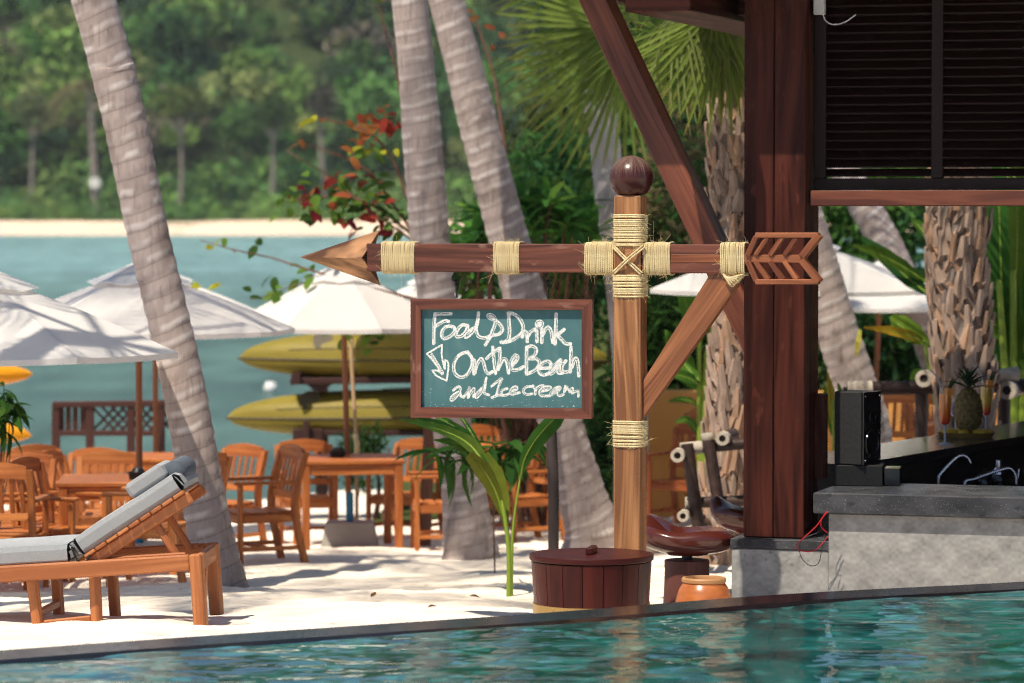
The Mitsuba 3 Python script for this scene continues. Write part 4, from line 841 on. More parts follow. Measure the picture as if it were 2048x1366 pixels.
# ------------------------------------------------------------------ beach furniture
CP = {}
def chair_plies():
    H, Wd, Dp, S, A = 0.90, 0.54, 0.52, 0.42, 0.64; hw = Wd / 2 - 0.024
    L = []
    def add(nm, ply, M=None, lab=None): L.append((nm, ply, I4 if M is None else M))
    fl = wbox(0.040, 0.040, A, 0.005)
    for s in (-1, 1): add('leg', fl, Tr(s * hw, -Dp / 2 + 0.025, A / 2))
    for s in (-1, 1):
        pts = spline([(s * hw, Dp / 2 + 0.05, 0), (s * hw, Dp / 2 - 0.035, 0.40), (s * hw, Dp / 2 - 0.02, 0.62), (s * hw, Dp / 2 + 0.055, H - 0.02)], 9); ms = []
        V = np.vstack([p + [[-0.022, -0.026, 0], [0.022, -0.026, 0], [0.022, 0.026, 0], [-0.022, 0.026, 0]] for p in pts]); Fc = []
        for i in range(8):
            for j in range(4): l = (j + 1) % 4; Fc += [[i * 4 + j, i * 4 + l, i * 4 + 4 + l], [i * 4 + j, i * 4 + 4 + l, i * 4 + 4 + j]]
        e = 32; Fc += [[0, 2, 1], [0, 3, 2], [e, e + 1, e + 2], [e, e + 2, e + 3]]
        add('back_leg', W(trimesh.Trimesh(V, Fc, process=False), 2))
    sl = wbox(Wd - 0.11, 0.075, 0.020, 0.004, 0)
    for i in range(5): add('seat_slat', sl, Tr(0, -Dp / 2 + 0.06 + i * 0.096, S - 0.008 * math.sin(i * 0.785)))
    add('seat_rail', wbox(Wd - 0.096, 0.028, 0.065, 0.004, 0), Tr(0, -Dp / 2 + 0.03, S - 0.048)); add('seat_rail', wbox(Wd - 0.096, 0.028, 0.06, 0.004, 0), Tr(0, Dp / 2 - 0.045, S - 0.045))
    sr = wbox(0.028, Dp - 0.12, 0.062, 0.004, 1)
    for s in (-1, 1): add('seat_rail', sr, Tr(s * hw, -0.008, S - 0.046))
    arm = wbox(0.058, Dp - 0.01, 0.026, 0.006, 1)
    for s in (-1, 1): add('armrest', arm, Tr(s * hw, -0.028, A + 0.014))
    st_ = wbox(0.026, Dp - 0.04, 0.034, 0.004, 1)
    for s in (-1, 1): add('stretcher', st_, Tr(s * hw, 0.005, 0.14))
    add('stretcher', wbox(Wd - 0.07, 0.024, 0.032, 0.004, 0), Tr(0, 0.0, 0.14))
    # arched top rail and lower back rail
    xs2 = np.linspace(-hw + 0.024, hw - 0.024, 13); up = H - 0.005 + 0.038 * np.cos(xs2 / hw * 1.5); lo = up - 0.085 + 0.028 * np.cos(xs2 / hw * 1.5) * -1
    poly = list(zip(xs2, up)) + list(zip(xs2[::-1], lo[::-1])); add('top_rail', W(prism(poly, 0.026), 0), Tr(0, Dp / 2 + 0.030, 0))
    add('lower_rail', wbox(Wd - 0.096, 0.024, 0.055, 0.004, 0), Tr(0, Dp / 2 - 0.025, 0.545))
    bs, bm = seg((0, Dp / 2 - 0.022, 0.57), (0, Dp / 2 + 0.043, H - 0.055), 0.030, 0.014, 0.003, (0, -1, 0.2))
    for i in range(6): add('back_slat', bs, Tr(-0.185 + i * 0.074, 0, 0) @ bm)
    return L
CHAIR = chair_plies()
def chair(px, Z, face, label, dz=0.0, group='slatted armchairs around the beach tables'):
    """face: degrees, 0 = faces the camera, 90 = faces right, -90 = faces left, 180 = away."""
    x = (px - CX) / s_at(Z); M = Tr(x, Z, gz(x, Z) - 0.012 + dz) @ Rz(face) @ Sc(0.93); k = thing('armchair', label, 'chair', group)
    wd_ = ('teak', 'teak_pale', 'teak', 'teak_dark')[int(px * 7 + Z * 3) % 4]
    for nm, ply, m in CHAIR: part(k, nm, ply, wd_, M @ m)
def table(px, Z, rot, label, w=0.84, h=0.745, dz=0):
    x = (px - CX) / s_at(Z); M = Tr(x, Z, gz(x, Z) - 0.012 + dz) @ Rz(rot); k = thing('beach_table', label, 'table', 'square tables on the sand')
    pl = wbox(w, (w - 0.02) / 8 - 0.003, 0.028, 0.004, 0)
    for i in range(8): part(k, 'top_plank', pl, 'teak', M @ Tr(0, -w / 2 + (i + 0.5) * w / 8, h - 0.014))
    lg = wbox(0.062, 0.062, h - 0.028, 0.006); o = w / 2 - 0.045
    for sx in (-1, 1):
        for sy in (-1, 1): part(k, 'leg', lg, 'teak', M @ Tr(sx * o, sy * o, (h - 0.028) / 2))
    ap = wbox(w - 0.16, 0.024, 0.085, 0.004, 0)
    for a in (0, 90, 180, 270): part(k, 'apron', ap, 'teak', M @ Rz(a) @ Tr(0, -o - 0.004, h - 0.074))
    return x, Z, gz(x, Z) + h
def ashtray(p, label):
    k = thing('ashtray', label, 'ashtray')
    part(k, 'bowl', P(lathe([(0, 0.006), (0.05, 0.01), (0.062, 0.05), (0.068, 0.05), (0.060, 0), (0, 0)], 28), 40), 'black_rubber', Tr(p))
    part(k, 'lid', P(lathe([(0, 0.085), (0.03, 0.078), (0.05, 0.05), (0, 0.05)], 28), 40), 'iron', Tr(p))
tA = table(694, 28.4, 9, 'slatted wooden table under the middle white umbrella')
ashtray((tA[0] - 0.08, tA[1], tA[2] - 0.01), 'small dark ashtray on the table under the middle umbrella')
chair(512, 25.5, -64, 'orange wooden armchair facing left, in front of the table under the middle umbrella')
chair(612, 29.6, 8, 'dark shaded armchair facing the camera behind the table under the middle umbrella')
chair(808, 30.2, -28, 'sunlit wooden armchair with slatted back, right behind the middle umbrella table')
chair(884, 28.0, -84, 'armchair side on, half hidden by the upright palm trunk')
chair(440, 28.8, -40, 'armchair right behind the leaning palm trunk')
tB = table(240, 24.2, 4, 'wooden table under the umbrella nearest the leaning palm', h=0.70)
ashtray((tB[0] + 0.13, tB[1] - 0.1, tB[2] - 0.01), 'small dark ashtray on the table left of the leaning palm')
chair(118, 23.6, 68, 'armchair facing right behind the grey lounger cushion')
chair(20, 25.6, -12, 'orange wooden armchair with its back at the left edge of the picture')
chair(214, 26.6, 4, 'dark shaded armchair behind the left table')
chair(104, 28.4, 40, 'orange armchair turned sideways in front of the lattice stand', dz=0.04)
chair(330, 26.2, -70, 'armchair mostly hidden behind the leaning palm trunk')
chair(300, 23.0, -100, 'armchair behind the raised back of the lounger, facing left to the table')
chair(62, 27.4, 24, 'armchair in the second row at far left, below the orange kayaks')
chair(176, 29.4, -8, 'armchair just below the lattice stand')
chair(-20, 23.2, 100, 'armchair cut by the left edge of the picture, behind the lounger')
chair(6, 22.9, 176, 'armchair with its slatted back to the lounger at the far left')
chair(150, 27.8, 62, 'armchair in the back row left of the leaning palm, turned to the right')
chair(352, 24.8, -128, 'armchair close behind the foot of the leaning palm')
tC = table(262, 30.6, -3, 'far wooden table beside the lattice stand', dz=0.05)
tD = table(1012, 31.0, 3, 'wooden table under the hanging chalkboard, beyond the seedling palm', dz=0.02)
chair(1046, 29.6, -60, 'armchair beyond the seedling palm, below the right half of the chalkboard')
chair(958, 32.2, 10, 'armchair behind the table below the chalkboard')
chair(1196, 30.2, -76, 'armchair behind the curved palm trunk just left of the signpost')
chair(1372, 29.2, -30, 'orange armchair in front of the ochre wall, right of the signpost')
chair(1452, 29.8, 20, 'armchair in front of the ochre wall, behind the bamboo frame')
chair(1800, 28.4, -20, 'armchair seen through the bar, right of the loudspeaker', dz=0.1)
chair(1888, 29.2, 15, 'armchair seen through the bar, behind the orange cocktail', dz=0.1)

# ------------------------------------------------------------------ umbrellas
def umbrella(px, rim_y, Z, R, rise, rot, label, lean=0.0, base=True, pole_px=None, vent_r=0.30):
    """Octagonal market umbrella: rim_y is the photo row of the near rim."""
    k = thing('beach_umbrella', label, 'umbrella', 'white umbrellas on the beach'); c = at(px, rim_y, Z - R * 0.9); c = np.array([(px - CX) / s_at(Z), Z, c[2]])
    N8 = 8; av = np.radians(rot + np.arange(N8) * 45.0); rimz, r0 = 0.0, vent_r * R * 0.5; ms = []
    hub = np.array([0, 0, rise])
    for i in range(N8):
        a0, a1 = av[i], av[(i + 1) % N8]; nr, ns = 9, 8; V = []
        for a in range(nr):
            t = a / (nr - 1); rr_ = r0 + (R - r0) * t; z = rise * (1 - rr_ / R) + 0.10 * rise * math.sin(math.pi * t) * 0.3
            p0, p1 = np.array([rr_ * math.cos(a0), rr_ * math.sin(a0)]), np.array([rr_ * math.cos(a1), rr_ * math.sin(a1)])
            for b in range(ns):
                s = b / (ns - 1); q = p0 * (1 - s) + p1 * s; sag = 4 * s * (1 - s); V.append([*(q * (1 - 0.03 * sag * t)), z - 0.016 * R * sag * t * (1.2 - 0.7 * t)])
        V = np.array(V); m = trimesh.Trimesh(V, grid_faces(nr, ns), process=False)
        hem = V[-ns:].copy(); hem[:, 2] -= 0.035; hv_ = np.vstack([V[-ns:], hem]); hm_ = trimesh.Trimesh(hv_, grid_faces(2, ns), process=False)
        part(k, 'canopy_panel', P(cat([m, hm_]), 40), 'canvas', Tr(c))
    # vent cap lifted over the canopy
    V, Fc = [[0, 0, rise * 1.06 + 0.03]], []
    for j, f in enumerate((0.12, 0.22, 0.33)):
        for i in range(N8 * 4):
            a = math.radians(rot) + i / (N8 * 4) * 6.28319; oct_ = math.cos(math.pi / 8) / math.cos(((a - math.radians(rot)) % (math.pi / 4)) - math.pi / 8); rr_ = f * R * oct_
            V.append([rr_ * math.cos(a), rr_ * math.sin(a), rise * (1 - f * 1.0) + 0.048 - (0.012 * (1 - math.cos(8 * (a - math.radians(rot)))) if j == 2 else 0)])
    n_c = N8 * 4
    for i in range(n_c): Fc.append([0, 1 + i, 1 + (i + 1) % n_c])
    for j in range(2):
        for i in range(n_c):
            l = (i + 1) % n_c; Fc += [[1 + j * n_c + i, 1 + (j + 1) * n_c + i, 1 + (j + 1) * n_c + l], [1 + j * n_c + i, 1 + (j + 1) * n_c + l, 1 + j * n_c + l]]
    part(k, 'vent_cap', P(trimesh.Trimesh(V, Fc, process=False), 30), 'canvas', Tr(c))
    g = gz(c[0], Z) - c[2]; ph = rise * 1.06 + 0.05
    foot = np.array([lean, 0, g])
    part(k, 'pole', TU([foot, foot * 0.5 + [0, 0, ph * 0.5], [0, 0, ph]], 0.024, 12), 'pole_wood', Tr(c))
    part(k, 'finial', P(lathe([(0, 0), (0.026, 0.005), (0.032, 0.03), (0.018, 0.07), (0, 0.09)], 20), 40), 'pole_wood', Tr(c + [0, 0, ph]))
    part(k, 'hub', P(lathe([(0, -0.06), (0.05, -0.06), (0.05, 0.0), (0, 0)], 20), 40), 'rack_wood', Tr(c + [0, 0, rise * 0.35]))
    for a in av:
        d = np.array([math.cos(a), math.sin(a), 0]); ply, m = seg(d * 0.03 + [0, 0, rise * 0.98 - 0.02], d * R * 0.985 + [0, 0, -0.010], 0.016, 0.022, 0.003); part(k, 'rib', ply, 'pole_wood', Tr(c) @ m)
        ply, m = seg(d * 0.05 + [0, 0, rise * 0.33], d * R * 0.55 + [0, 0, rise * 0.43], 0.012, 0.018, 0.003); part(k, 'strut', ply, 'pole_wood', Tr(c) @ m)
    if base:
        V = np.array([[-.24, -.24, 0], [.24, -.24, 0], [.24, .24, 0], [-.24, .24, 0], [-.19, -.19, .26], [.19, -.19, .26], [.19, .19, .26], [-.19, .19, .26]])
        part(k, 'base', P(trimesh.Trimesh(V).convex_hull), 'cement', Tr(c + foot + [0, 0, -0.06]))
        part(k, 'sleeve', P(trimesh.creation.cylinder(0.031, 0.24, sections=20), 40), 'blue_sleeve', Tr(c + foot + [0, 0, 0.32]))
    return c
umbrella(684, 658, 28.7, 1.00, 0.49, 21, 'white umbrella in the middle of the beach, left of the chalkboard', lean=0.06)
umbrella(277, 668, 25.2, 1.13, 0.44, 10, 'white umbrella crossed by the leaning palm trunk')
umbrella(-57, 718, 21.0, 1.27, 0.50, -8.5, 'large white umbrella cut by the left edge of the picture', base=False)
umbrella(310, 640, 31.6, 1.05, 0.42, 14, 'white umbrella hidden behind the one at the leaning palm, only its pole showing', base=False)
umbrella(1588, 583, 28.0, 1.16, 0.42, 5, 'shaded white umbrella behind the thick pavilion post, with its pole hidden')
umbrella(1762, 616, 32.0, 1.00, 0.36, 18, 'shaded white umbrella seen through the bar behind the palm trunks', lean=-0.08)
umbrella(878, 640, 33.5, 0.95, 0.42, 0, 'white umbrella mostly hidden behind the chalkboard and the upright palm', base=False)

# ------------------------------------------------------------------ lounger
lg = thing('sun_lounger', 'wooden sun lounger with grey cushion and raised back by the pool edge', 'sun lounger')
LZ = 17.95; LO = at(402, 1250, LZ); LM = Tr(LO) @ Rz(-2.6) @ Ry(-3.8) ; s_l = s_at(LZ)
def lbox(nm, a, b, w, h, mat='lounger_teak', up=(0, 0, 1), bev=0.008):
    ply, m = seg(a, b, w, h, bev, up); return part(lg, nm, ply, mat, LM @ m)
LW = 0.62
for y in (0, LW):
    lbox('side_rail', (-2.05, y, 0.325), (-0.034, y, 0.325), 0.042, 0.085)
    lbox('leg', (0.0, y, -0.02), (0.0, y, 0.367), 0.066, 0.058)
    lbox('leg', (-2.0, y, -0.12), (-2.0, y, 0.283), 0.066, 0.058)
lbox('end_rail', (0.006, 0.030, 0.318), (0.006, LW - 0.03, 0.318), 0.036, 0.085)
lbox('end_rail', (-2.0, 0.03, 0.318), (-2.0, LW - 0.03, 0.318), 0.036, 0.085)
lbox('end_brace', (0.004, 0.05, 0.02), (0.004, LW * 0.42, 0.30), 0.03, 0.05)
for x in (-0.855, -0.555):
    lbox('folding_leg', (x, 0.09, -0.05), (x - 0.02 * (1 if x < -0.7 else -0.4), 0.09, 0.283), 0.05, 0.055, 'lounger_teak')
    lbox('folding_leg', (x + 0.02, LW - 0.05, -0.02), (x + 0.02, LW - 0.05, 0.283), 0.05, 0.055)
lbox('low_stretcher', (-0.83, 0.09, 0.045), (-0.58, 0.09, 0.055), 0.03, 0.042)
lbox('low_stretcher', (-0.855, 0.115, 0.10), (-0.835, LW - 0.07, 0.10), 0.03, 0.04)
for i in range(9): lbox('base_slat', (-1.92 + i * 0.145, 0.02, 0.348), (-1.92 + i * 0.145, LW - 0.02, 0.348), 0.09, 0.018, bev=0.004)
hg = np.array([-0.575, 0, 0.345]); be = math.radians(29.5); bd = np.array([math.cos(be), 0, math.sin(be)]); bn = np.array([-math.sin(be), 0, math.cos(be)]); BL = 0.645
for y in (0.05, LW - 0.05): lbox('back_rail', hg + [0, y, 0], hg + bd * BL + [0, y, 0], 0.036, 0.060)
for i in range(9):
    p = hg + bd * (0.05 + i * 0.069) + bn * 0.040; lbox('back_slat', p + [0, 0.0, 0], p + [0, LW, 0], 0.062, 0.018, up=bn, bev=0.004)
for y in (0.08, LW - 0.08):
    lbox('back_prop', hg + bd * 0.42 + [0, y, -0.02], (-0.10, y, 0.335), 0.030, 0.040)
lbox('prop_rail', (-0.52, 0.06, 0.360), (-0.06, 0.06, 0.360), 0.03, 0.03); lbox('prop_rail', (-0.52, LW - 0.06, 0.360), (-0.06, LW - 0.06, 0.360), 0.03, 0.03)
def cushion(L, w, h, r_=0.035):
    m = box(L, w, h, r_)
    m = m.subdivide_to_size(0.06); v = m.vertices; f = 1 - (np.abs(v[:, 0]) / (L / 2)) ** 6; g_ = 1 - (np.abs(v[:, 1]) / (w / 2)) ** 6
    v[:, 2] += np.sign(v[:, 2]) * 0.010 * f * g_ + 0.006 * (meshkit.noise(v * 7, 2) - 0.5); m.vertices = v; m = trimesh.smoothing.filter_taubin(m, iterations=6); return m
part(lg, 'seat_cushion', P(cushion(1.38, 0.60, 0.098), 50), 'cushion', LM @ Tr(-1.325, LW / 2, 0.407))
part(lg, 'back_cushion', P(cushion(0.66, 0.60, 0.092), 50), 'cushion', LM @ Tr(hg + bd * 0.325 + bn * 0.099 + [0, LW / 2, 0]) @ Ry(-29.5))
def bolster(L, r_): 
    m = trimesh.creation.capsule(height=L - 2 * r_ * 0.7, radius=r_, count=[24, 24]); v = m.vertices; m.vertices = v * [1, 0.8, 1]; return m
part(lg, 'pillow', P(moved(moved(box(0.22, 0.40, 0.085, 0.040), I4).subdivide_to_size(0.04), I4), 60), 'cushion', LM @ Tr(hg + bd * 0.49 + bn * 0.192 + [0, 0.24, 0]) @ Ry(-29.5))
part(lg, 'rolled_towel', P(moved(trimesh.creation.capsule(height=0.34, radius=0.062, count=[20, 20]), Rx(-90)), True), 'cushion_dark', LM @ Tr(hg + bd * 0.625 + bn * 0.150 + [0, 0.36, 0]), label='dark grey rolled pillow at the top of the back')
for y in (0.1, LW - 0.1):
    part(lg, 'strap', TU(spline([LM[:3, :3] @ q_ + LM[:3, 3] for q_ in ([-0.64, y - 0.105, 0.445], [-0.615, y - 0.11, 0.375], [-0.575, y - 0.105, 0.36], [-0.55, y - 0.1, 0.395])], 10), 0.0055, 6), 'black_rubber')

# ------------------------------------------------------------------ kayaks, racks, rails, wall
def kayak(label, px0, px1, yc, h0, h1, Z, mat, yaw=0.0, rock=0.0, trim=True):
    """Kayak lying on its side of the rack: deck above, hull below a dark seam. px0, px1 its ends."""
    k = thing('kayak', label, 'kayak', None); a, b = at(px0, yc, Z), at(px1, yc, Z); L = np.linalg.norm(b - a); c = (a + b) / 2; s = s_at(Z)
    n = 44; t = np.linspace(-1, 1, n); wprof = (1 - np.abs(t) ** 2.3) ** 0.85 * 0.36 + 0.004; up_ = h0 / s * (1 - np.abs(t) ** 3.0) ** 0.58; dn = h1 / s * (1 - np.abs(t) ** 3.6) ** 0.62; sheer = 0.10 * np.abs(t) ** 2.2 * 0
    def half(f, sign):
        V = []
        for i in range(n):
            for j in range(13):
                ph = math.pi * j / 12; V.append([t[i] * L / 2, -wprof[i] * math.cos(ph), sheer[i] + sign * f[i] * math.sin(ph) ** 0.8])
        m = trimesh.Trimesh(V, grid_faces(n, 13), process=False); return m
    M = Tr(c) @ Rz(yaw) @ Ry(rock)
    part(k, 'deck', P(half(up_, 1), True), mat, M); part(k, 'hull', P(half(dn, -1), True), mat, M)
    if trim:
        for sg_ in (-1, 1): part(k, 'seam', TU(np.stack([t * L / 2, sg_ * (wprof + 0.003), 0 * t], 1), 0.011, 6), 'kayak_trim', M)
        part(k, 'deck_line', TU(np.stack([t[6:-6] * L / 2, -wprof[6:-6] * 0.93, up_[6:-6] * 0.42], 1), 0.006, 5), 'black_rubber', M)
        part(k, 'hatch', P(moved(trimesh.creation.cylinder(0.10, 0.03, sections=24), Rx(62)), 40), 'kayak_trim', M @ Tr(-L * 0.27, -wprof[10] * 0.72, up_[10] * 0.72))
        well = trimesh.creation.cylinder(0.2, 0.02, sections=28); part(k, 'seat_well', P(moved(well, Sc(2.0, 0.95, 1)), 40), 'kayak_trim', M @ Tr(0.1, 0, h0 / s - 0.004))
    return c
KZ = 34.0
kayak('olive yellow kayak on the upper tier of the rack, left end free', 476, 1224, 719, 57, 40, KZ, 'kayak_olive', 0, 0.4)
kayak('olive yellow kayak on the lower tier of the rack', 452, 1200, 832, 54, 39, KZ, 'kayak_olive', 0, -0.6)
rk = thing('kayak_rack', 'dark wooden rack carrying two olive kayaks', 'rack')
def wb(parent, nm, p0, p1, w, h, Z, mat='rack_wood', up=(0, 0, 1), dy=0.0):
    a, b = at(*p0, Z) + [0, dy, 0], at(*p1, Z) + [0, dy, 0]; ply, m = seg(a, b, w, h, 0.006, up); return part(parent, nm, ply, mat, m)
wb(rk, 'cross_beam', (584, 760), (1180, 752), 0.7, 0.06, KZ); wb(rk, 'cross_beam', (590, 862), (1180, 862), 0.7, 0.05, KZ)
for x in (640, 1130):
    wb(rk, 'post', (x, 790), (x, 1010), 0.12, 0.10, KZ, up=(0, 1, 0), dy=0.36); wb(rk, 'post', (x, 722), (x, 1000), 0.10, 0.09, KZ, up=(0, 1, 0), dy=0.52)
V = [(604, 768), (664, 768), (640, 782), (632, 782)]
for sx in (0, 480):
    c0 = at(604 + sx, 768, KZ - 0.3); poly = [(at(x + sx, y, KZ - 0.3)[0], at(x + sx, y, KZ - 0.3)[2]) for x, y in ((608, 764), (672, 764), (642, 784), (630, 784))]
    part(rk, 'bracket', W(prism(poly, 0.1)), 'rack_wood', Tr(0, KZ - 0.3, 0))
    poly = [(at(x + sx, y, KZ - 0.42)[0], at(x + sx, y, KZ - 0.42)[2]) for x, y in ((582, 748), (600, 746), (600, 766), (584, 771))]
    part(rk, 'end_block', W(prism(poly, 0.5)), 'rack_wood', Tr(0, KZ - 0.42, 0))
    wb(rk, 'post', (618 + sx, 836), (618 + sx, 1000), 0.06, 0.05, KZ, up=(0, 1, 0), dy=-0.42)
wb(rk, 'low_board', (590, 876), (650, 876), 0.04, 0.22, KZ, dy=-0.36)
kayak('orange kayak end at the left edge, upper of the two', -420, 66, 748, 27, 28, 31.0, 'kayak_orange', 0, 0, False)
kayak('orange kayak end at the left edge, lower of the two, behind green leaves', -440, 64, 872, 40, 20, 31.0, 'kayak_orange', 0, 0, False)
# lattice stand at the water
ls = thing('lattice_stand', 'dark red brown stand with crossed lattice at the water edge, left of the leaning palm', 'stand')
SZ_ = 33.0
wb(ls, 'top_rail', (106, 809), (330, 806), 0.10, 0.055, SZ_, 'dark_rail')
wb(ls, 'mid_rail', (112, 866), (330, 866), 0.06, 0.05, SZ_, 'dark_rail')
for x in (112, 180, 262, 322): wb(ls, 'upright', (x, 806), (x, 960), 0.075, 0.06, SZ_, 'dark_rail', up=(0, 1, 0))
for i in range(8):
    x = 184 + i * 19
    wb(ls, 'lattice_slat', (x, 814), (x + 46, 862), 0.012, 0.024, SZ_, 'rack_wood', dy=0.02); wb(ls, 'lattice_slat', (x + 46, 814), (x, 862), 0.012, 0.024, SZ_, 'rack_wood', dy=0.045)
for x in (122, 136, 150, 165): wb(ls, 'panel_slat', (x, 814), (x, 864), 0.012, 0.052, SZ_, 'dark_rail', up=(1, 0, 0), dy=0.03)
# thin plant stake and a dark post
st1 = thing('garden_stake', 'thin pale wooden stake in front of the olive kayaks', 'stake')
b_ = at(714, 1010, 30.0); b_[2] = gz(b_[0], 30.0) - 0.05
part(st1, 'pole', TU(spline([b_, at(712, 880, 30.0), at(704, 740, 30.0), at(703, 655, 30.0)], 14), 0.017, 8), 'stake_wood')
part(st1, 'binding', TU(spline([at(710, 868, 29.97), at(715, 892, 29.97), at(712, 914, 29.97), at(709, 930, 29.97)], 8), 0.024, 7), 'rope')
gp = thing('slim_post', 'slim dark grey wooden post standing in the sand left of the tub', 'post')
b_ = at(1106, 1110, 21.5); b_[2] = gz(b_[0], 21.5) - 0.05
part(gp, 'shaft', TU(spline([b_, at(1107, 1000, 21.5), at(1104, 900, 21.5), at(1100, 830, 21.5), at(1096, 770, 21.5)], 12), 0.034, 9), 'grey_post')
# ochre wall behind the garden
ow = thing('ochre_wall', 'low smooth orange ochre garden wall behind the bar', 'wall')
WZ = 31.2; a = at(1284, 781, WZ); b = at(2300, 781, WZ - 0.5)
dW = b - a; Lw = np.linalg.norm(dW[:2]); part(ow, 'panel', P(box(Lw, 0.2, a[2] - 0.2, 0.012)), 'ochre_plaster', Tr(a[0], a[1], 0) @ Rz(math.degrees(math.atan2(dW[1], dW[0]))) @ Tr(Lw / 2, 0.1, (a[2] + 0.2) / 2))
# pale rocks at its foot
for i, (x, y, Z, s, lab) in enumerate([(1330, 1012, 27.5, 0.15, 'pale pinkish rock beside the orange armchair, right of the signpost'), (1382, 1018, 26.8, 0.12, 'grey pink rock under the bamboo frame'), (1440, 1012, 27.2, 0.14, 'pale rock between the bamboo frame and the thick post'), (1300, 1030, 26.6, 0.11, 'small pale rock right against the signpost foot')]):
    m = trimesh.creation.icosphere(subdivisions=3, radius=1.0); v = m.vertices; m.vertices = v * (0.75 + 0.5 * meshkit.fbm(v * 1.6 + i * 7, 3, i))[:, None] * [s * 1.25, s, s * 0.72]
    p = at(x, y, Z); thing('rock', lab, 'rock', ply=P(m, 50), mat='rock', M=Tr(p[0], Z, gz(p[0], Z) + s * 0.35))
# bamboo rail and frame with pale hollow ends
def culm(parent, p0, p1, r_, Z0, Z1=None, ends=(True, True), sleeve=0.13):
    a, b = at(*p0, Z0), at(*p1, Z1 or Z0); d = (b - a) / np.linalg.norm(b - a); k = part(parent, 'bamboo_pole', TU([a, (a + b) / 2, b], r_, 14, caps=False), 'bamboo_dark')
    for e, s, on in ((a, 1, ends[0]), (b, -1, ends[1])):
        if on:
            q0, q1 = e - d * s * 0.012, e + d * s * sleeve; part(k, 'pale_sleeve', TU([q0, q1], r_ * 1.10, 14, caps=False), 'bamboo_pale')
            M = Tr(q0) @ basis(-d * s); part(k, 'end_ring', P(moved(trimesh.creation.annulus(r_min=r_ * 0.55, r_max=r_ * 1.10, height=0.012, sections=24), Ry(90)), 30), 'bamboo_pale', M)
            part(k, 'hollow', P(moved(trimesh.creation.cylinder(r_ * 0.56, 0.006, sections=20), Ry(90)), 30), 'bamboo_core', M @ Tr(-0.02, 0, 0))
br = thing('bamboo_railing', 'dark bamboo railing with pale hollow ends seen through the bar', 'railing')
RZ_ = 25.5
culm(br, (1700, 777), (2140, 770), 0.050, RZ_, RZ_, (True, False), 0.16)
culm(br, (1848, 757), (1874, 752), 0.056, RZ_ - 0.25, RZ_ + 0.5, (True, False)); culm(br, (1957, 751), (1985, 746), 0.062, RZ_ - 0.25, RZ_ + 0.5, (True, False))
culm(br, (2014, 781), (2042, 774), 0.060, RZ_ - 0.4, RZ_ + 0.5, (True, False)); culm(br, (1998, 752), (2030, 748), 0.048, RZ_ - 0.1, RZ_ - 0.05, (True, True), 0.1)
for x in (1845, 1700, 2010, 2110):
    g = gz((x - CX) / s_at(RZ_), RZ_); e = at(x, 775, RZ_); part(br, 'bamboo_post', TU([[e[0], RZ_ + 0.05, g - 0.1], [e[0], RZ_ + 0.05, e[2]]], 0.048, 12), 'bamboo_dark')
culm(br, (1690, 905), (2140, 900), 0.042, RZ_ + 0.06, RZ_ + 0.06, (False, False))
bf = thing('bamboo_stand', 'low dark bamboo frame with pale capped ends left of the thick post', 'frame')
BZ_ = 23.6
culm(bf, (1366, 898), (1520, 884), 0.040, BZ_, BZ_, (True, False)); culm(bf, (1355, 911), (1372, 898), 0.042, BZ_ - 0.3, BZ_ + 0.5, (True, False)); culm(bf, (1445, 877), (1466, 868), 0.042, BZ_ - 0.2, BZ_ + 0.5, (True, False))
culm(bf, (1366, 1032), (1382, 1020), 0.036, BZ_ - 0.3, BZ_ + 0.5, (True, False)); culm(bf, (1376, 1006), (1520, 1000), 0.038, BZ_, BZ_, (True, False), 0.05)
for (x0, y0, x1, y1, up_) in ((1374, 888, 1402, 1090, 0), (1415, 868, 1436, 1000, 1), (1508, 880, 1512, 1080, 0)):
    a, b = at(x0, y0, BZ_ - 0.08), at(x1, y1, BZ_ - 0.08); k = part(bf, 'bamboo_leg', TU([a, b], 0.042, 12), 'bamboo_dark')
    if up_: part(k, 'pale_sleeve', TU([a + (a - b) * 0.02, a + (b - a) * 0.09], 0.047, 12), 'bamboo_pale')
# ------------------------------------------------------------------ palms
def coconut_frond(L, droop, r_, n=34, hang=0.55, w=0.035, col=(0.10, 0.165, 0.035)):
    """Coconut frond along +x: arching midrib and two rows of narrow leaflets."""
    t = np.linspace(0, 1, 18); mid = np.stack([L * (t - 0.18 * droop * t ** 2), 0 * t, L * (0.10 * t - 0.5 * droop * t ** 2)], 1); out = []
    m, _ = tube(mid, np.linspace(0.028, 0.006, 18), 5); out.append((np.asarray(m.vertices), np.asarray(m.faces), np.tile([[0.20, 0.22, 0.06]], (len(m.vertices), 1))))
    for i in range(n):
        s = 0.14 + 0.86 * i / n; p = np.array([np.interp(s, t, mid[:, q_]) for q_ in range(3)]); l = 0.62 * math.sin(math.pi * min(1, s * 0.85 + 0.15)) ** 0.6
        for sg_ in (-1, 1):
            d = np.array([0.55, sg_ * 0.85, 0.12]); e1 = p + d * l * 0.5; e2 = p + d * l * 0.9 - [0, 0, l * hang * r_.uniform(0.6, 1.2)]; q_ = np.array([1, 0, 0.1]) * w / 2
            V = np.array([p - q_ * 0.5, p + q_ * 0.5, e1 + q_, e1 - q_, e2]); c = np.array(col) * r_.uniform(0.7, 1.3)
            out.append((V, np.array([[0, 1, 2], [0, 2, 3], [3, 2, 4]]), np.tile(c, (5, 1))))
    V, Fc, C = merge(out); return P(trimesh.Trimesh(V, Fc, process=False), False, color=C)
rf = np.random.default_rng(31)
FR = [coconut_frond(3.1, d, rf) for d in (0.35, 0.7, 1.1, 1.5)]
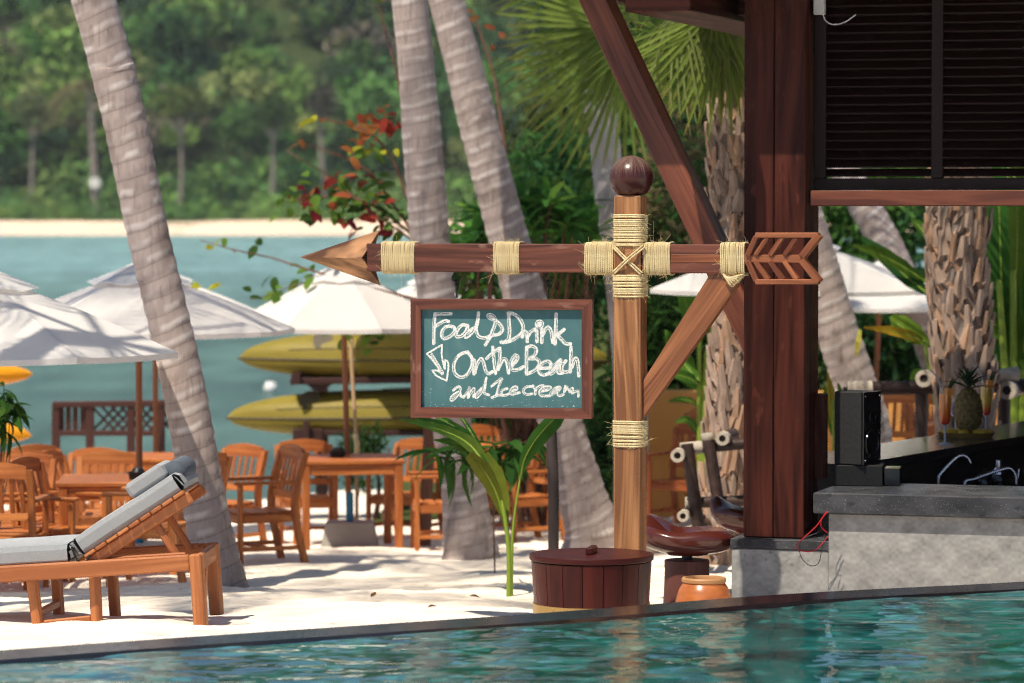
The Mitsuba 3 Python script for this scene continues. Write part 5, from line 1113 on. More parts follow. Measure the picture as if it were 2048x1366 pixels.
def rings(m, uv, pts, seed, amp=0.036, freq=9.2):
    """Leaf scar rings on a palm trunk."""
    v = np.asarray(m.vertices).copy(); rr_ = np.random.default_rng(seed); L = uv[:, 1]; w = L + 0.022 * np.sin(uv[:, 0] * 6.283) + 0.016 * meshkit.noise(v * [14, 14, 5])
    c = np.array([[np.interp(l, np.r_[0, np.cumsum(np.linalg.norm(np.diff(pts, axis=0), axis=1))], pts[:, k]) for k in range(3)] for l in L])
    f = (w * freq) % 1.0; b = amp * (sstep(0, 0.3, f) * (1 - sstep(0.35, 1.0, f))) + 0.10 * (meshkit.fbm(v * [4, 4, 2.2], 3, seed) - 0.5) + 0.03 * (meshkit.noise(v * 17, seed) - 0.5)
    m.vertices = c + (v - c) * (1 + b)[:, None]; return m
def coconut(label, px_pts, Z, widths, top_extra, nfr=15, lean_y=0.0, base_flare=1.25, roots=True):
    k = thing('coconut_palm', label, 'palm tree', None)
    pts = [at(x, y, Z) for x, y in px_pts]; wv = [w / s_at(Z) / 2 for w in widths]
    b = pts[-1].copy(); b[2] = gz(b[0], Z) - 0.08; pts = pts + [b] if b[2] < pts[-1][2] - 0.02 else pts[:-1] + [b]
    wv = wv + [wv[-1] * 1.12] if len(pts) > len(wv) else wv
    d = pts[0] - pts[1]; d /= np.linalg.norm(d); top = pts[0] + d * top_extra + np.array([0, lean_y, 0]); pts = [top] + pts; wv = [wv[0] * 0.82] + wv
    n = 260; sp_ = spline(pts, n)[::-1]; L0 = np.linspace(0, len(pts) - 1, n); wr = np.interp(L0, range(len(pts)), wv)[::-1]; hb = np.linalg.norm(sp_ - sp_[0], axis=1); wr = wr * (1 + 0.16 * np.exp(-hb / 0.14))
    m, uv = tube(sp_, wr, 36); m = rings(m, uv, sp_, int(Z * 10)); part(k, 'trunk', P(m, True, uv=uv), 'palm_bark')
    for i in range(nfr):
        a = 137.5 * i; el = 55 - 95 * (i / nfr); part(k, 'frond', FR[i % 4], 'leaf', Tr(top) @ Rz(a) @ Ry(-el) @ Rx(20 * math.sin(i * 2)) @ Sc(rf.uniform(0.85, 1.1)))
    return k
coconut('leaning coconut palm trunk at left, crossing the whole height of the picture', [(188, 0), (228, 150), (262, 300), (296, 470), (328, 600), (358, 730), (385, 870), (408, 1000), (430, 1115), (438, 1165)], 21.9, [86, 87, 84, 82, 84, 84, 86, 86, 94, 106], 4.2)
coconut('upright coconut palm trunk passing behind the left half of the chalkboard', [(820, 0), (842, 250), (858, 450), (870, 570), (886, 700), (906, 860), (924, 960), (936, 1060), (942, 1112)], 26.0, [70, 76, 78, 76, 76, 78, 84, 98, 108], 5.0, 9)
coconut('coconut palm trunk leaning right to left, with its curved foot left of the signpost', [(893, 0), (945, 200), (985, 360), (1018, 480), (1062, 640), (1108, 800), (1140, 910), (1166, 1000), (1186, 1060)], 27.4, [70, 76, 78, 80, 82, 84, 88, 98, 108], 5.5, 8)
coconut('far coconut palm trunk seen through the bar, left of the shaggy palm', [(1722, 400), (1768, 480), (1806, 560), (1842, 640), (1872, 720), (1896, 800)], 33.0, [62, 62, 62, 62, 64, 66], 3.5)
coconut('leaning coconut palm trunk seen through the bar just right of the thick post', [(1602, 420), (1636, 530), (1668, 640), (1700, 740), (1718, 800), (1736, 880)], 27.0, [78, 80, 82, 86, 90, 96], 4.5, 8)
coconut('coconut palm standing just outside the left edge, its fronds shading the nearest umbrella', [(-560, -400), (-545, 300), (-540, 1000), (-540, 1240)], 18.2, [86, 90, 96, 110], 2.0, 11)
def shaggy(label, px_pts, Z, width, rows, seed, per=7):
    """Palm trunk clothed in old criss-cross leaf bases."""
    k = thing('shaggy_palm', label, 'palm tree'); pts = [at(x, y, Z) for x, y in px_pts]; b = pts[-1].copy(); b[2] = gz(b[0], Z) - 0.1; pts[-1] = b
    R = width / s_at(Z) / 2; sp_ = spline(pts, 80); m, uv = tube(sp_, R * 0.80, 20); part(k, 'trunk', P(m, True, uv=uv), 'old_bark'); rs = np.random.default_rng(seed)
    prof = []
    def boot(L, w, out):
        """A split old leaf base: two flat legs that meet in a stub pointing up and out."""
        ms = []
        top = np.array([out * 0.5, 0, L * 0.55]); tipv = np.array([out * 1.3, 0.012 * w, L])
        for sgn in (-1, 1):
            a0 = np.array([-0.035, sgn * w * 0.62, 0.0]); n = 6; V = []
            for i in range(n):
                t = i / (n - 1); c = a0 * (1 - t) + top * t + np.array([0.018 * math.sin(math.pi * t), 0, 0]); ww = (0.034 + 0.012 * t) * (w / 0.12); up_ = np.array([0.0, 0.75 * sgn, 0.6]) * ww * 0.5
                V += [c - up_ - [0.012, 0, 0], c + [0.014, 0, 0], c + up_ - [0.012, 0, 0]]
            F_ = []
            for i in range(n - 1):
                for j in range(3): l = (j + 1) % 3; F_ += [[3 * i + j, 3 * i + l, 3 * i + 3 + l], [3 * i + j, 3 * i + 3 + l, 3 * i + 3 + j]]
            m = trimesh.Trimesh(V, F_ if sgn > 0 else np.array(F_)[:, ::-1], process=False); ms.append(m)
        c0, c1 = top - [0, 0, 0.05], tipv; V = []
        for c, ww, th_ in ((c0, 0.60 * w, 0.020), ((c0 + c1) / 2 + [0.004, 0, 0], 0.50 * w, 0.020), (c1, 0.30 * w, 0.014)):
            V += [c + [0, -ww / 2, 0], c + [th_, 0, 0], c + [0, ww / 2, 0], c - [0.010, 0, 0]]
        F_ = []
        for i in range(2):
            for j in range(4): l = (j + 1) % 4; F_ += [[4 * i + j, 4 * i + l, 4 * i + 4 + l], [4 * i + j, 4 * i + 4 + l, 4 * i + 4 + j]]
        F_ += [[8, 9, 10], [8, 10, 11]]; ms.append(trimesh.Trimesh(V, F_, process=False)); return P(cat(ms), 40)
    plies = [boot(rs.uniform(0.24, 0.36), rs.uniform(0.11, 0.15), rs.uniform(0.005, 0.04)) for _ in range(6)]
    for i in range(rows):
        f = (i + 0.5) / rows * (len(sp_) - 1); p = sp_[int(f)]; d = sp_[max(int(f) - 2, 0)] - sp_[min(int(f) + 2, 79)]; Mb = Tr(p) @ basis([1, 0, 0], d / np.linalg.norm(d))
        for j in range(per):
            a = (j + 0.5 * (i % 2)) / per * 360 + rs.uniform(-9, 9)
            part(k, 'leaf_base', plies[rs.integers(6)], 'leaf_base_%d' % rs.choice(3, p=[.45, .3, .25]), Mb @ Rz(a) @ Tr(R * 0.80, 0, rs.uniform(-0.03, 0.03) - 0.1) @ Rx(rs.uniform(-13, 13)) @ Ry(rs.uniform(-2, 5)))
    return k, sp_
def fan_frond(R, r_, spread=105, n=34, col=(0.095, 0.155, 0.030), tipc=(0.42, 0.30, 0.08), droop=0.35):
    """Fan leaf: a hub at the origin with folded blades spread about +x in the xy plane."""
    out = []
    for i in range(n):
        a = math.radians(-spread + 2 * spread * i / (n - 1)); L = R * (0.78 + 0.22 * math.cos(a * 0.8)) * r_.uniform(0.9, 1.06); w = 0.024 * R / 0.75
        V, Fc = blade(L, w, droop * r_.uniform(0.5, 1.6), 0.30, 8, 0.0, 0.55); c_, s_ = math.cos(a), math.sin(a)
        V = np.stack([c_ * V[:, 0] - s_ * V[:, 1], s_ * V[:, 0] + c_ * V[:, 1], V[:, 2] + 0.02 * (i % 2)], 1)
        t = np.linspace(0, 1, 8).repeat(3)[:, None]; cc = np.array(col) * r_.uniform(0.75, 1.3); old = sstep(0.80, 1.0, t) * (1.0 if r_.uniform() < 0.55 else 0.3)
        out.append((V, Fc, cc * (1 - old) * (1 + 0.35 * t) + np.array(tipc) * old))
    V, Fc, C = merge(out); return P(trimesh.Trimesh(V, Fc, process=False), True, color=C)
ff = np.random.default_rng(44)
FANS = [fan_frond(0.82, ff, 110, 36, (0.165, 0.235, 0.050), droop=0.25), fan_frond(0.78, ff, 100, 32, (0.135, 0.215, 0.046), droop=0.5), fan_frond(0.72, ff, 92, 30, (0.19, 0.235, 0.06), droop=0.85), fan_frond(0.7, ff, 88, 28, (0.18, 0.22, 0.08), (0.45, 0.36, 0.16), droop=1.1)]
PET = TU([[0, 0, 0], [0.3, 0, 0.02], [0.62, 0, 0]], [0.020, 0.015, 0.011], 6)
def fan_crown(k, top, n, els, seed, scale=1.0, pick=None, azs=None):
    r_ = np.random.default_rng(seed)
    for i in range(n):
        az = azs[i] if azs else 137.5 * i + r_.uniform(-15, 15); el = els[0] + (els[1] - els[0]) * (i / max(1, n - 1)) + r_.uniform(-8, 8); pl = r_.uniform(0.45, 0.7) * scale
        d = np.array([math.cos(math.radians(az)) * math.cos(math.radians(el)), math.sin(math.radians(az)) * math.cos(math.radians(el)), math.sin(math.radians(el))])
        f = part(k, 'fan_leaf', FANS[(i if pick is None else pick[i]) % 4], 'leaf', Tr(top + d * pl) @ Rz(az) @ Ry(-el + 18 + r_.uniform(-10, 14)) @ Rx(r_.uniform(-50, 50)) @ Sc(scale * r_.uniform(0.9, 1.1)))
        a, b = top, top + d * pl; part(f, 'leaf_stalk', TU([a, (a + b) / 2 + [0, 0, 0.02], b], [0.022, 0.016, 0.011], 6), 'green_stem')
k, s1 = shaggy('shaggy fan palm trunk between the big brace and the thick post', [(1462, 120), (1460, 300), (1462, 480), (1466, 640), (1462, 780), (1452, 900), (1440, 1040), (1436, 1130)], 24.6, 80, 42, 3, 8)
fan_crown(k, at(1455, 40, 24.6), 10, (78, -20), 5, 0.85)
k, s2 = shaggy('stout shaggy palm trunk with criss-cross leaf bases seen through the bar', [(1918, 250), (1917, 420), (1914, 560), (1922, 700), (1930, 820), (1934, 960), (1936, 1060)], 25.0, 126, 27, 6, 10)
fan_crown(k, at(1918, 120, 25.0), 12, (78, 5), 9, 1.0)
# smooth pale fan palm behind
k = thing('fan_palm', 'fan palm with smooth pale trunk and wide yellow green fans left of the brace', 'palm tree')
pts = [at(x, y, 29.5) for x, y in ((1192, 110), (1197, 200), (1208, 270), (1224, 420), (1244, 580), (1258, 720), (1262, 880), (1264, 1000))]; pts[-1][2] = gz(pts[-1][0], 29.5) - 0.1
sp_ = spline(pts, 120)[::-1]; m, uv = tube(sp_, np.interp(np.linspace(0, 1, 120), [0, 0.7, 0.86, 1], [0.15, 0.125, 0.135, 0.10]), 24); m = rings(m, uv, sp_, 77, 0.02); part(k, 'trunk', P(m, True, uv=uv), 'pale_bark')
tp = at(1205, 62, 29.5)
fan_crown(k, tp, 8, (74, 0), 15, 0.95)

def facing(k, px, py, Z, ang, ply, sc=1.0, tilt=0.0):
    """A fan leaf spread towards the camera side, its middle blade pointing at ang degrees (0 right, 90 up) in the view."""
    a = math.radians(ang); m = np.eye(4); x = np.array([math.cos(a), -0.12, math.sin(a)]); x /= np.linalg.norm(x); z = np.array([0, -1.0, tilt]); z -= x * np.dot(x, z); z /= np.linalg.norm(z)
    m[:3, 0], m[:3, 2], m[:3, 1] = x, z, np.cross(z, x); p = at(px, py, Z)
    f = part(k, 'fan_leaf', ply, 'leaf', Tr(p) @ m @ Sc(sc)); return f, p
FLAT = [fan_frond(0.98, ff, 50, 19, (0.19, 0.265, 0.060), droop=0.10), fan_frond(0.92, ff, 40, 15, (0.17, 0.25, 0.055), droop=0.14), fan_frond(0.85, ff, 34, 14, (0.22, 0.26, 0.085), (0.5, 0.42, 0.2), droop=0.2)]
for (x, y, a, i, s_) in ((1240, 55, 200, 0, 1.06), (1252, 112, 230, 0, 1.08), (1225, 10, 184, 1, 0.95), (1225, 60, 272, 2, 0.8)):
    f, p = facing(k, x, y, 28.6 + 0.15 * i, a, FLAT[i], s_, 0.2)
    part(f, 'leaf_stalk', TU([tp, (tp + p) / 2 + [0, -0.1, 0.05], p], [0.022, 0.016, 0.012], 6), 'green_stem')
k5 = 'shaggy_palm'; t5 = at(1455, 40, 24.6)
for (x, y, a, i, s_) in ((1440, 30, 262, 2, 0.88), (1452, 40, 238, 1, 0.92), (1470, 60, 282, 2, 0.75), (1430, 20, 250, 0, 0.80)):
    f, p = facing(k5, x, y, 24.0, a, FLAT[i], s_, 0.25)
    part(f, 'leaf_stalk', TU([t5, (t5 + p) / 2, p], [0.022, 0.016, 0.012], 6), 'green_stem')
# ------------------------------------------------------------------ shrubs and garden plants
GREENS = [(0.020, 0.060, 0.018), (0.030, 0.085, 0.020), (0.045, 0.110, 0.025), (0.018, 0.050, 0.022), (0.060, 0.115, 0.025)]
def bush(label, px, py, Z, rx, ry, rz, n, L, w, cols, seed, name='shrub', cat_='shrub', blobs=12, droop=0.3, shell=0.55, flowers=0):
    k = thing(name, label, cat_); c = at(px, py, Z); r_ = np.random.default_rng(seed); g = gz(c[0], Z)
    for i in range(4):
        a = r_.uniform(-1, 1, 3); e = c + a * [rx * 0.6, ry * 0.5, rz * 0.4]; b = np.array([c[0] + a[0] * 0.15, Z + a[1] * 0.15, g - 0.05]); part(k, 'stem', TU(spline([b, (b + e) / 2 + a * 0.08, e], 10), np.linspace(0.035, 0.010, 10), 7), 'twig')
    V, Fc, C = crown(c, (rx, ry, rz), n, L, w, cols, r_, blobs, droop, shell); part(k, 'foliage', quads(V, Fc, C), 'leaf', kind='stuff')
    return k, c
DK = [(0.075, 0.195, 0.055), (0.110, 0.255, 0.066), (0.052, 0.140, 0.056), (0.155, 0.290, 0.072)]
bush('dense dark shrub behind the chalkboard and the curved palm trunk', 1000, 660, 33.5, 0.85, 0.8, 1.25, 3600, 0.17, 0.055, DK, 1)
bush('tall dark green shrub between the signpost and the pale fan palm', 1150, 560, 35.0, 0.95, 0.8, 1.55, 4200, 0.18, 0.06, DK, 2)
bush('dark green bush behind the big slanting brace', 1345, 520, 36.0, 1.1, 0.8, 1.9, 4200, 0.18, 0.06, DK + [(0.16, 0.17, 0.07), (0.22, 0.19, 0.10), (0.13, 0.19, 0.06)], 3)
bush('tall olive and green tree canopy behind the fan palms', 1215, 330, 40.0, 1.2, 1.0, 1.3, 3400, 0.22, 0.09, DK + [(0.06, 0.085, 0.03), (0.075, 0.085, 0.035)], 4)
bush('shady dark tree behind the thick post, above the garden', 1420, 180, 41.0, 1.4, 1.0, 1.8, 3600, 0.22, 0.09, DK + [(0.075, 0.075, 0.03)], 5)
bush('dark green tree seen through the bar at upper left of the opening', 1730, 440, 39.0, 1.2, 0.9, 1.25, 4200, 0.16, 0.07, DK + [(0.085, 0.10, 0.025)], 6)
bush('leafy green bush seen through the bar below the far umbrella', 1790, 690, 37.0, 1.4, 0.8, 0.9, 4200, 0.17, 0.06, DK + GREENS, 7)
bush('dark bush behind the stout shaggy palm', 2000, 560, 38.0, 1.2, 0.8, 1.9, 4600, 0.20, 0.07, DK, 8)
bush('green bush low behind the ochre wall right of the signpost', 1330, 700, 34.0, 0.8, 0.6, 0.75, 2600, 0.18, 0.05, DK + GREENS, 9)
bush('small green bush under the olive kayaks', 735, 915, 33.0, 0.36, 0.25, 0.36, 420, 0.20, 0.028, [(0.03, 0.085, 0.03), (0.05, 0.11, 0.03)], 10)
bush('small dark bush between the curved palm foot and the signpost', 1212, 900, 30.0, 0.26, 0.4, 0.8, 900, 0.22, 0.06, DK + [(0.05, 0.12, 0.02)], 12)
# plants whose leaves can be told apart
def leafy(name, label, cat_, M0, stems, plies, matn='leaf', stem_r=0.012, stem_mat='green_stem', per_tip=9, L=1.0, el=(15, 70), seed=0, along=False):
    """Stems (world polylines) with a rosette of separate leaves at each tip, or leaves along the stem."""
    k = thing(name, label, cat_); r_ = np.random.default_rng(seed)
    for sp in stems:
        sp = np.asarray(sp, float); part(k, 'stem', TU(spline(sp, 10), np.linspace(stem_r, stem_r * 0.45, 10), 7), stem_mat)
        for i in range(per_tip):
            if along:
                f = r_.uniform(0.25, 1.0); p = spline(sp, 40)[int(f * 39)]
            else: p = sp[-1] - (sp[-1] - sp[-2]) / np.linalg.norm(sp[-1] - sp[-2]) * r_.uniform(0, 0.10) * L
            part(k, 'leaf', plies[r_.integers(len(plies))], matn, Tr(p) @ Rz(137.5 * i + r_.uniform(-20, 20)) @ Ry(-r_.uniform(*el)) @ Rx(r_.uniform(-35, 35)) @ Sc(L * r_.uniform(0.75, 1.15)))
    return k
PLUM = [leafply(*blade(0.34, 0.085, d, 0.18, 8, 0, 0.8), c, t) for d, c, t in ((0.25, (0.095, 0.27, 0.045), (0.13, 0.30, 0.05)), (0.55, (0.065, 0.20, 0.040), None), (0.85, (0.045, 0.14, 0.036), None), (0.15, (0.16, 0.33, 0.060), (0.2, 0.36, 0.07)))]
rs = np.random.default_rng(51); stems = []
for i in range(44):
    x, y = rs.uniform(900, 1212), rs.uniform(405, 580); Z = 30.2 + rs.uniform(-0.5, 0.6); y += 60 * max(0, (980 - x) / 80); e = at(x, y, Z); b = np.array([at(1080, 800, 30.8)[0] + rs.uniform(-.2, .2), 30.9, gz(0.3, 30.9)]); stems.append([b, lerp(b, e, 0.55) + [0, 0, 0.1], lerp(b, e, 0.85), e])
for i in range(16):
    x, y = rs.uniform(960, 1200), rs.uniform(400, 480); Z = 28.7 + rs.uniform(-0.2, 0.4); e = at(x, y, Z); b = np.array([e[0] + rs.uniform(-.2, .2), 29.3, e[2] - 0.9]); stems.append([b, lerp(b, e, 0.6), e])
pk = leafy('plumeria', 'bright green plumeria shrub with white flowers behind the arrow arm', 'shrub', None, stems, PLUM, per_tip=10, el=(-15, 65), seed=52, stem_r=0.013, stem_mat='twig')
petal = P(moved(trimesh.creation.icosphere(subdivisions=1, radius=0.03), Sc(1.3, 0.8, 0.3)), True)
for (x, y) in ((1072, 466), (1078, 474), (1114, 470), (1066, 474)):
    p = at(x, y, 30.0)
    fl = part(pk, 'flower', P(trimesh.creation.icosphere(subdivisions=1, radius=0.012), True), 'flower_white', Tr(p))
    for a in range(5): part(fl, 'petal', petal, 'flower_white', Tr(p) @ Rx(70) @ Rz(72 * a) @ Tr(0.018, 0, 0) @ Sc(0.5))
stems = []
for i in range(9):
    x, y = rs.uniform(915, 1215), rs.uniform(600, 760); Z = 31.2 + rs.uniform(-0.4, 0.4); e = at(x, y, Z); b = np.array([at(1090, 800, 31.2)[0] + rs.uniform(-.5, .5), 31.3, gz(0.3, 31.3)]); stems.append([b, lerp(b, e, 0.6), e])
leafy('plumeria', 'shaded plumeria with drooping dark leaves below the arrow arm, between chalkboard and signpost', 'shrub', None, stems, PLUM[1:3], per_tip=12, el=(-50, 40), seed=53, stem_r=0.011, stem_mat='twig')
# low plumeria in front of the palm feet
stems = []
for (x, y) in ((862, 905), (885, 920), (905, 896), (925, 930), (985, 890), (1020, 885), (1045, 905), (1005, 925), (1062, 880)):
    e = at(x, y, 23.4); b = np.array([at(985, 1000, 23.5)[0] + rs.uniform(-.06, .06), 23.5, at(985, 945, 23.5)[2]]); stems.append([b, lerp(b, e, 0.5) + [0, 0, 0.06], e])
leafy('low_shrub', 'small leafy shrub between the two palm feet below the chalkboard', 'shrub', None, stems, [leafply(*blade(0.24, 0.060, d, 0.2, 7), c) for d, c in ((0.5, (0.05, 0.14, 0.03)), (0.9, (0.07, 0.16, 0.04)), (0.3, (0.035, 0.10, 0.025)))], per_tip=6, el=(-50, 35), seed=54, stem_r=0.004, stem_mat='twig')
part('low_shrub', 'stem', TU([at(985, 945, 23.5), [at(990, 1000, 23.5)[0], 23.55, gz(0, 23.5) - 0.05]], 0.006, 7), 'twig')
# left edge plant
stems = []
for (x, y) in ((8, 770), (22, 800), (30, 806), (2, 826), (-20, 790), (-30, 830), (10, 836)):
    e = at(x, y, 23.0); b = np.array([at(-20, 1000, 23.0)[0], 23.0, gz(-3.3, 23.0)]); stems.append([b, lerp(b, e, 0.6) + [0.02, 0, 0.05], e])
leafy('leafy_plant', 'green leafy plant at the left edge in front of the orange kayaks', 'plant', None, stems, [leafply(*blade(0.17, 0.050, d, 0.2, 7), c) for d, c in ((0.5, (0.055, 0.15, 0.03)), (0.9, (0.09, 0.19, 0.04)), (0.7, (0.04, 0.11, 0.025)))], per_tip=8, el=(-45, 45), seed=55, stem_r=0.006, stem_mat='twig')
# red leaved almond tree with bare branches
AL = [leafply(*blade(0.21, 0.115, 0.35, 0.12, 7, 0, 0.7), c, t) for c, t in (((0.40, 0.120, 0.055), (0.38, 0.09, 0.05)), ((0.34, 0.055, 0.040), None), ((0.13, 0.26, 0.045), (0.20, 0.28, 0.05)), ((0.05, 0.105, 0.025), None), ((0.48, 0.50, 0.045), (0.5, 0.45, 0.05)), ((0.40, 0.165, 0.050), (0.42, 0.11, 0.05)), ((0.16, 0.020, 0.028), None))]
k = thing('almond_tree', 'beach almond tree with red, orange and green leaves on thin branches behind the arrowhead', 'tree'); AZ = 28.6
b0 = np.array([at(846, 1000, AZ)[0], AZ + 0.25, gz(-0.7, AZ) - 0.05]); crown0 = at(840, 470, AZ)
part(k, 'trunk', TU(spline([b0, lerp(b0, crown0, 0.5) + [0.06, 0.1, 0], crown0], 16), np.linspace(0.06, 0.035, 16), 10), 'twig')
ra = np.random.default_rng(61)
def almond_branch(pix, spots, r0=0.014):
    w = [at(x, y, AZ + 0.12 * math.sin(x * 0.05)) for x, y in pix]; br_ = part(k, 'branch', TU(spline(w, 26), np.linspace(r0, r0 * 0.35, 26), 7), 'twig')
    for (x, y, n, kinds, sp) in spots:
        for i in range(n):
            p = at(x + ra.normal() * sp, y + ra.normal() * sp * 0.7, AZ + ra.uniform(-0.25, 0.25)); part(k, 'leaf', AL[kinds[ra.integers(len(kinds))]], 'leaf', Tr(p) @ Rz(ra.uniform(0, 360)) @ Ry(ra.uniform(-60, 50)) @ Rx(ra.uniform(-60, 60)) @ Sc(ra.uniform(0.40, 0.74)))
almond_branch([(838, 480), (780, 400), (745, 350), (700, 320), (640, 298), (596, 280)], [(600, 282, 1, [5], 4), (690, 318, 4, [4, 5], 14), (745, 300, 9, [4, 2, 2, 5], 20)])
almond_branch([(838, 470), (790, 330), (745, 270), (690, 248), (635, 236)], [(632, 236, 2, [4], 7), (650, 240, 2, [0], 5), (718, 262, 8, [0, 5], 16), (755, 245, 14, [0, 1, 5], 20), (795, 250, 8, [1, 6, 0], 16), (735, 275, 6, [5, 0], 18)])
almond_branch([(838, 480), (760, 420), (690, 390), (640, 395), (580, 400)], [(572, 410, 7, [2, 3], 15), (600, 395, 9, [3, 6, 2], 16), (655, 380, 22, [3, 2, 2, 0, 6], 24), (700, 400, 30, [3, 2, 3, 2, 0], 28), (735, 415, 22, [2, 3, 3, 6], 30), (690, 370, 10, [0, 1, 2], 22), (755, 390, 16, [3, 2, 1, 0], 26), (750, 440, 12, [6, 1, 3], 18), (790, 440, 14, [2, 3], 22), (620, 430, 8, [3, 6], 16), (680, 440, 8, [3, 6, 1], 16)])
almond_branch([(838, 490), (740, 420), (655, 350), (600, 318), (572, 300)], [(640, 370, 3, [2, 5], 10), (575, 300, 1, [5], 3)], 0.010)
almond_branch([(838, 600), (720, 570), (620, 540), (540, 515), (470, 500), (400, 480)], [(440, 484, 2, [4, 2], 6), (466, 500, 1, [0], 4), (515, 490, 2, [3], 5), (420, 500, 2, [4], 5), (395, 565, 2, [4, 5], 6), (540, 548, 2, [2, 3], 8), (610, 545, 4, [2, 2], 10), (560, 580, 4, [2], 9), (505, 585, 2, [3, 4], 8), (420, 578, 2, [5, 4], 6)], 0.012)
almond_branch([(720, 570), (650, 560), (590, 570), (540, 590), (500, 600)], [(600, 555, 3, [2], 9), (700, 600, 5, [2, 3], 14), (775, 590, 6, [3, 0, 2], 14)], 0.008)
almond_branch([(838, 640), (800, 640), (760, 660), (735, 690)], [(740, 675, 9, [3, 2], 14), (770, 680, 6, [3, 2], 10), (690, 672, 4, [2], 8), (655, 672, 3, [2], 7)], 0.010)
almond_branch([(838, 440), (800, 180), (770, 60), (745, -40)], [(745, -4, 3, [5, 3], 8)], 0.014)
# sprays of dry orange leaves near the top
k = thing('dry_spray', 'bare twig with dry orange leaves near the top, right of the upright trunks', 'branch'); Zq = 33.0
tw = [at(x, y, Zq) for x, y in ((1010, 300), (990, 160), (965, 80), (945, 20))]; part(k, 'stem', TU(spline(tw, 16), np.linspace(0.02, 0.006, 16), 6), 'twig')
for (x, y) in ((950, 28), (958, 34), (944, 24), (990, 60), (1000, 75), (984, 90)):
    part(k, 'leaf', AL[5 if y < 50 else 0], 'leaf', Tr(at(x, y, Zq)) @ Rz(ra.uniform(0, 360)) @ Ry(ra.uniform(-40, 40)) @ Rx(40) @ Sc(0.6))
# coconut seedling: two or three big undivided leaves
k = thing('seedling_palm', 'young coconut seedling with two broad blades on a yellow stalk in the sand', 'plant'); Z = 20.6
def big_leaf(parent, pix, widths, Z0, dz, col, col2, nrm_tilt=0.5, rag=0.0, seed=0, mid=True, name='leaf'):
    """Broad pleated leaf following pixel points, width per point in pixels; dz shifts depth along it."""
    n = 22; c = spline([at(x, y, Z0 + dz * i / (len(pix) - 1)) for i, (x, y) in enumerate(pix)], n); w = np.interp(np.linspace(0, 1, n), np.linspace(0, 1, len(widths)), widths) / s_at(Z0); d = np.gradient(c, axis=0); d /= np.linalg.norm(d, axis=1, keepdims=True)
    side = np.cross(d, [0, -1, 0]) * 0.9 + np.array([0, nrm_tilt, 0]); side /= np.linalg.norm(side, axis=1, keepdims=True); up_ = np.cross(side, d); r_ = np.random.default_rng(seed); V, C = [], []
    m = 9
    for i in range(n):
        for j in range(m):
            q_ = (j - m // 2) / (m // 2); rg = 1 - rag * r_.uniform(0, 1) * abs(q_) ** 3
            V.append(c[i] + side[i] * w[i] * 0.5 * q_ * rg + up_[i] * (0.16 * w[i] * (abs(q_) ** 1.3) + 0.012 * w[i] * (j % 2)))
            tt_ = i / n; C.append(np.array(col) * (1 - tt_) + np.array(col2) * tt_)
    C = np.array(C) * np.repeat(r_.uniform(0.9, 1.1, n), m)[:, None]
    lf = part(parent, name, P(trimesh.Trimesh(V, grid_faces(n, m), process=False), True, color=C), 'leaf')
    if mid: part(lf, 'midrib', TU(c - up_ * 0.004, np.linspace(0.010, 0.003, n), 6), 'green_stem')
    return lf
fb = at(1018, 1166, Z); fb[2] = gz(fb[0], Z) - 0.03
part(k, 'stalk', TU(spline([fb, at(1018, 1110, Z), at(1012, 1050, Z), at(1004, 1000, Z)], 14), np.linspace(0.017, 0.011, 14), 8), 'green_stem')
part(k, 'stalk', TU(spline([fb + [0.015, 0.01, 0], at(1024, 1100, Z), at(1028, 1040, Z), at(1036, 985, Z), at(1042, 945, Z)], 14), np.linspace(0.010, 0.006, 14), 8), 'green_stem')
OL, GN = (0.12, 0.165, 0.025), (0.040, 0.130, 0.028)
for i, (pix, wd, dz, ca, cb, tl) in enumerate([
        ([(1012, 1062), (1004, 1005), (988, 955), (962, 915)], [8, 34, 46, 40], 0.2, (0.19, 0.22, 0.03), OL, 0.5), ([(1008, 1040), (992, 985), (966, 938), (938, 908)], [8, 30, 40, 22], -0.1, (0.18, 0.21, 0.03), (0.17, 0.18, 0.03), -0.3),
        ([(978, 945), (942, 892), (888, 862), (800, 838)], [26, 36, 26, 2], 0.5, OL, GN, 0.5), ([(972, 935), (925, 878), (878, 850), (830, 836)], [24, 34, 26, 3], 0.9, GN, GN, -0.2), ([(966, 925), (930, 872), (896, 846), (858, 824)], [22, 32, 26, 3], 1.2, GN, (0.055, 0.16, 0.03), 0.3),
        ([(984, 955), (952, 908), (912, 886), (868, 880)], [20, 28, 22, 3], 0.3, OL, GN, 0.1), ([(975, 938), (948, 876), (925, 838), (905, 806)], [20, 28, 24, 3], 1.3, GN, GN, 0.6)]):
    big_leaf(k, pix, wd, Z + 0.03 * i, dz, ca, cb, tl, 0.12, 130 + i)
big_leaf(k, [(1040, 955), (1050, 915), (1074, 875), (1108, 838), (1142, 806)], [6, 28, 42, 42, 8], Z, -0.5, (0.060, 0.160, 0.026), (0.035, 0.110, 0.026), 0.45, 0.02, 5)
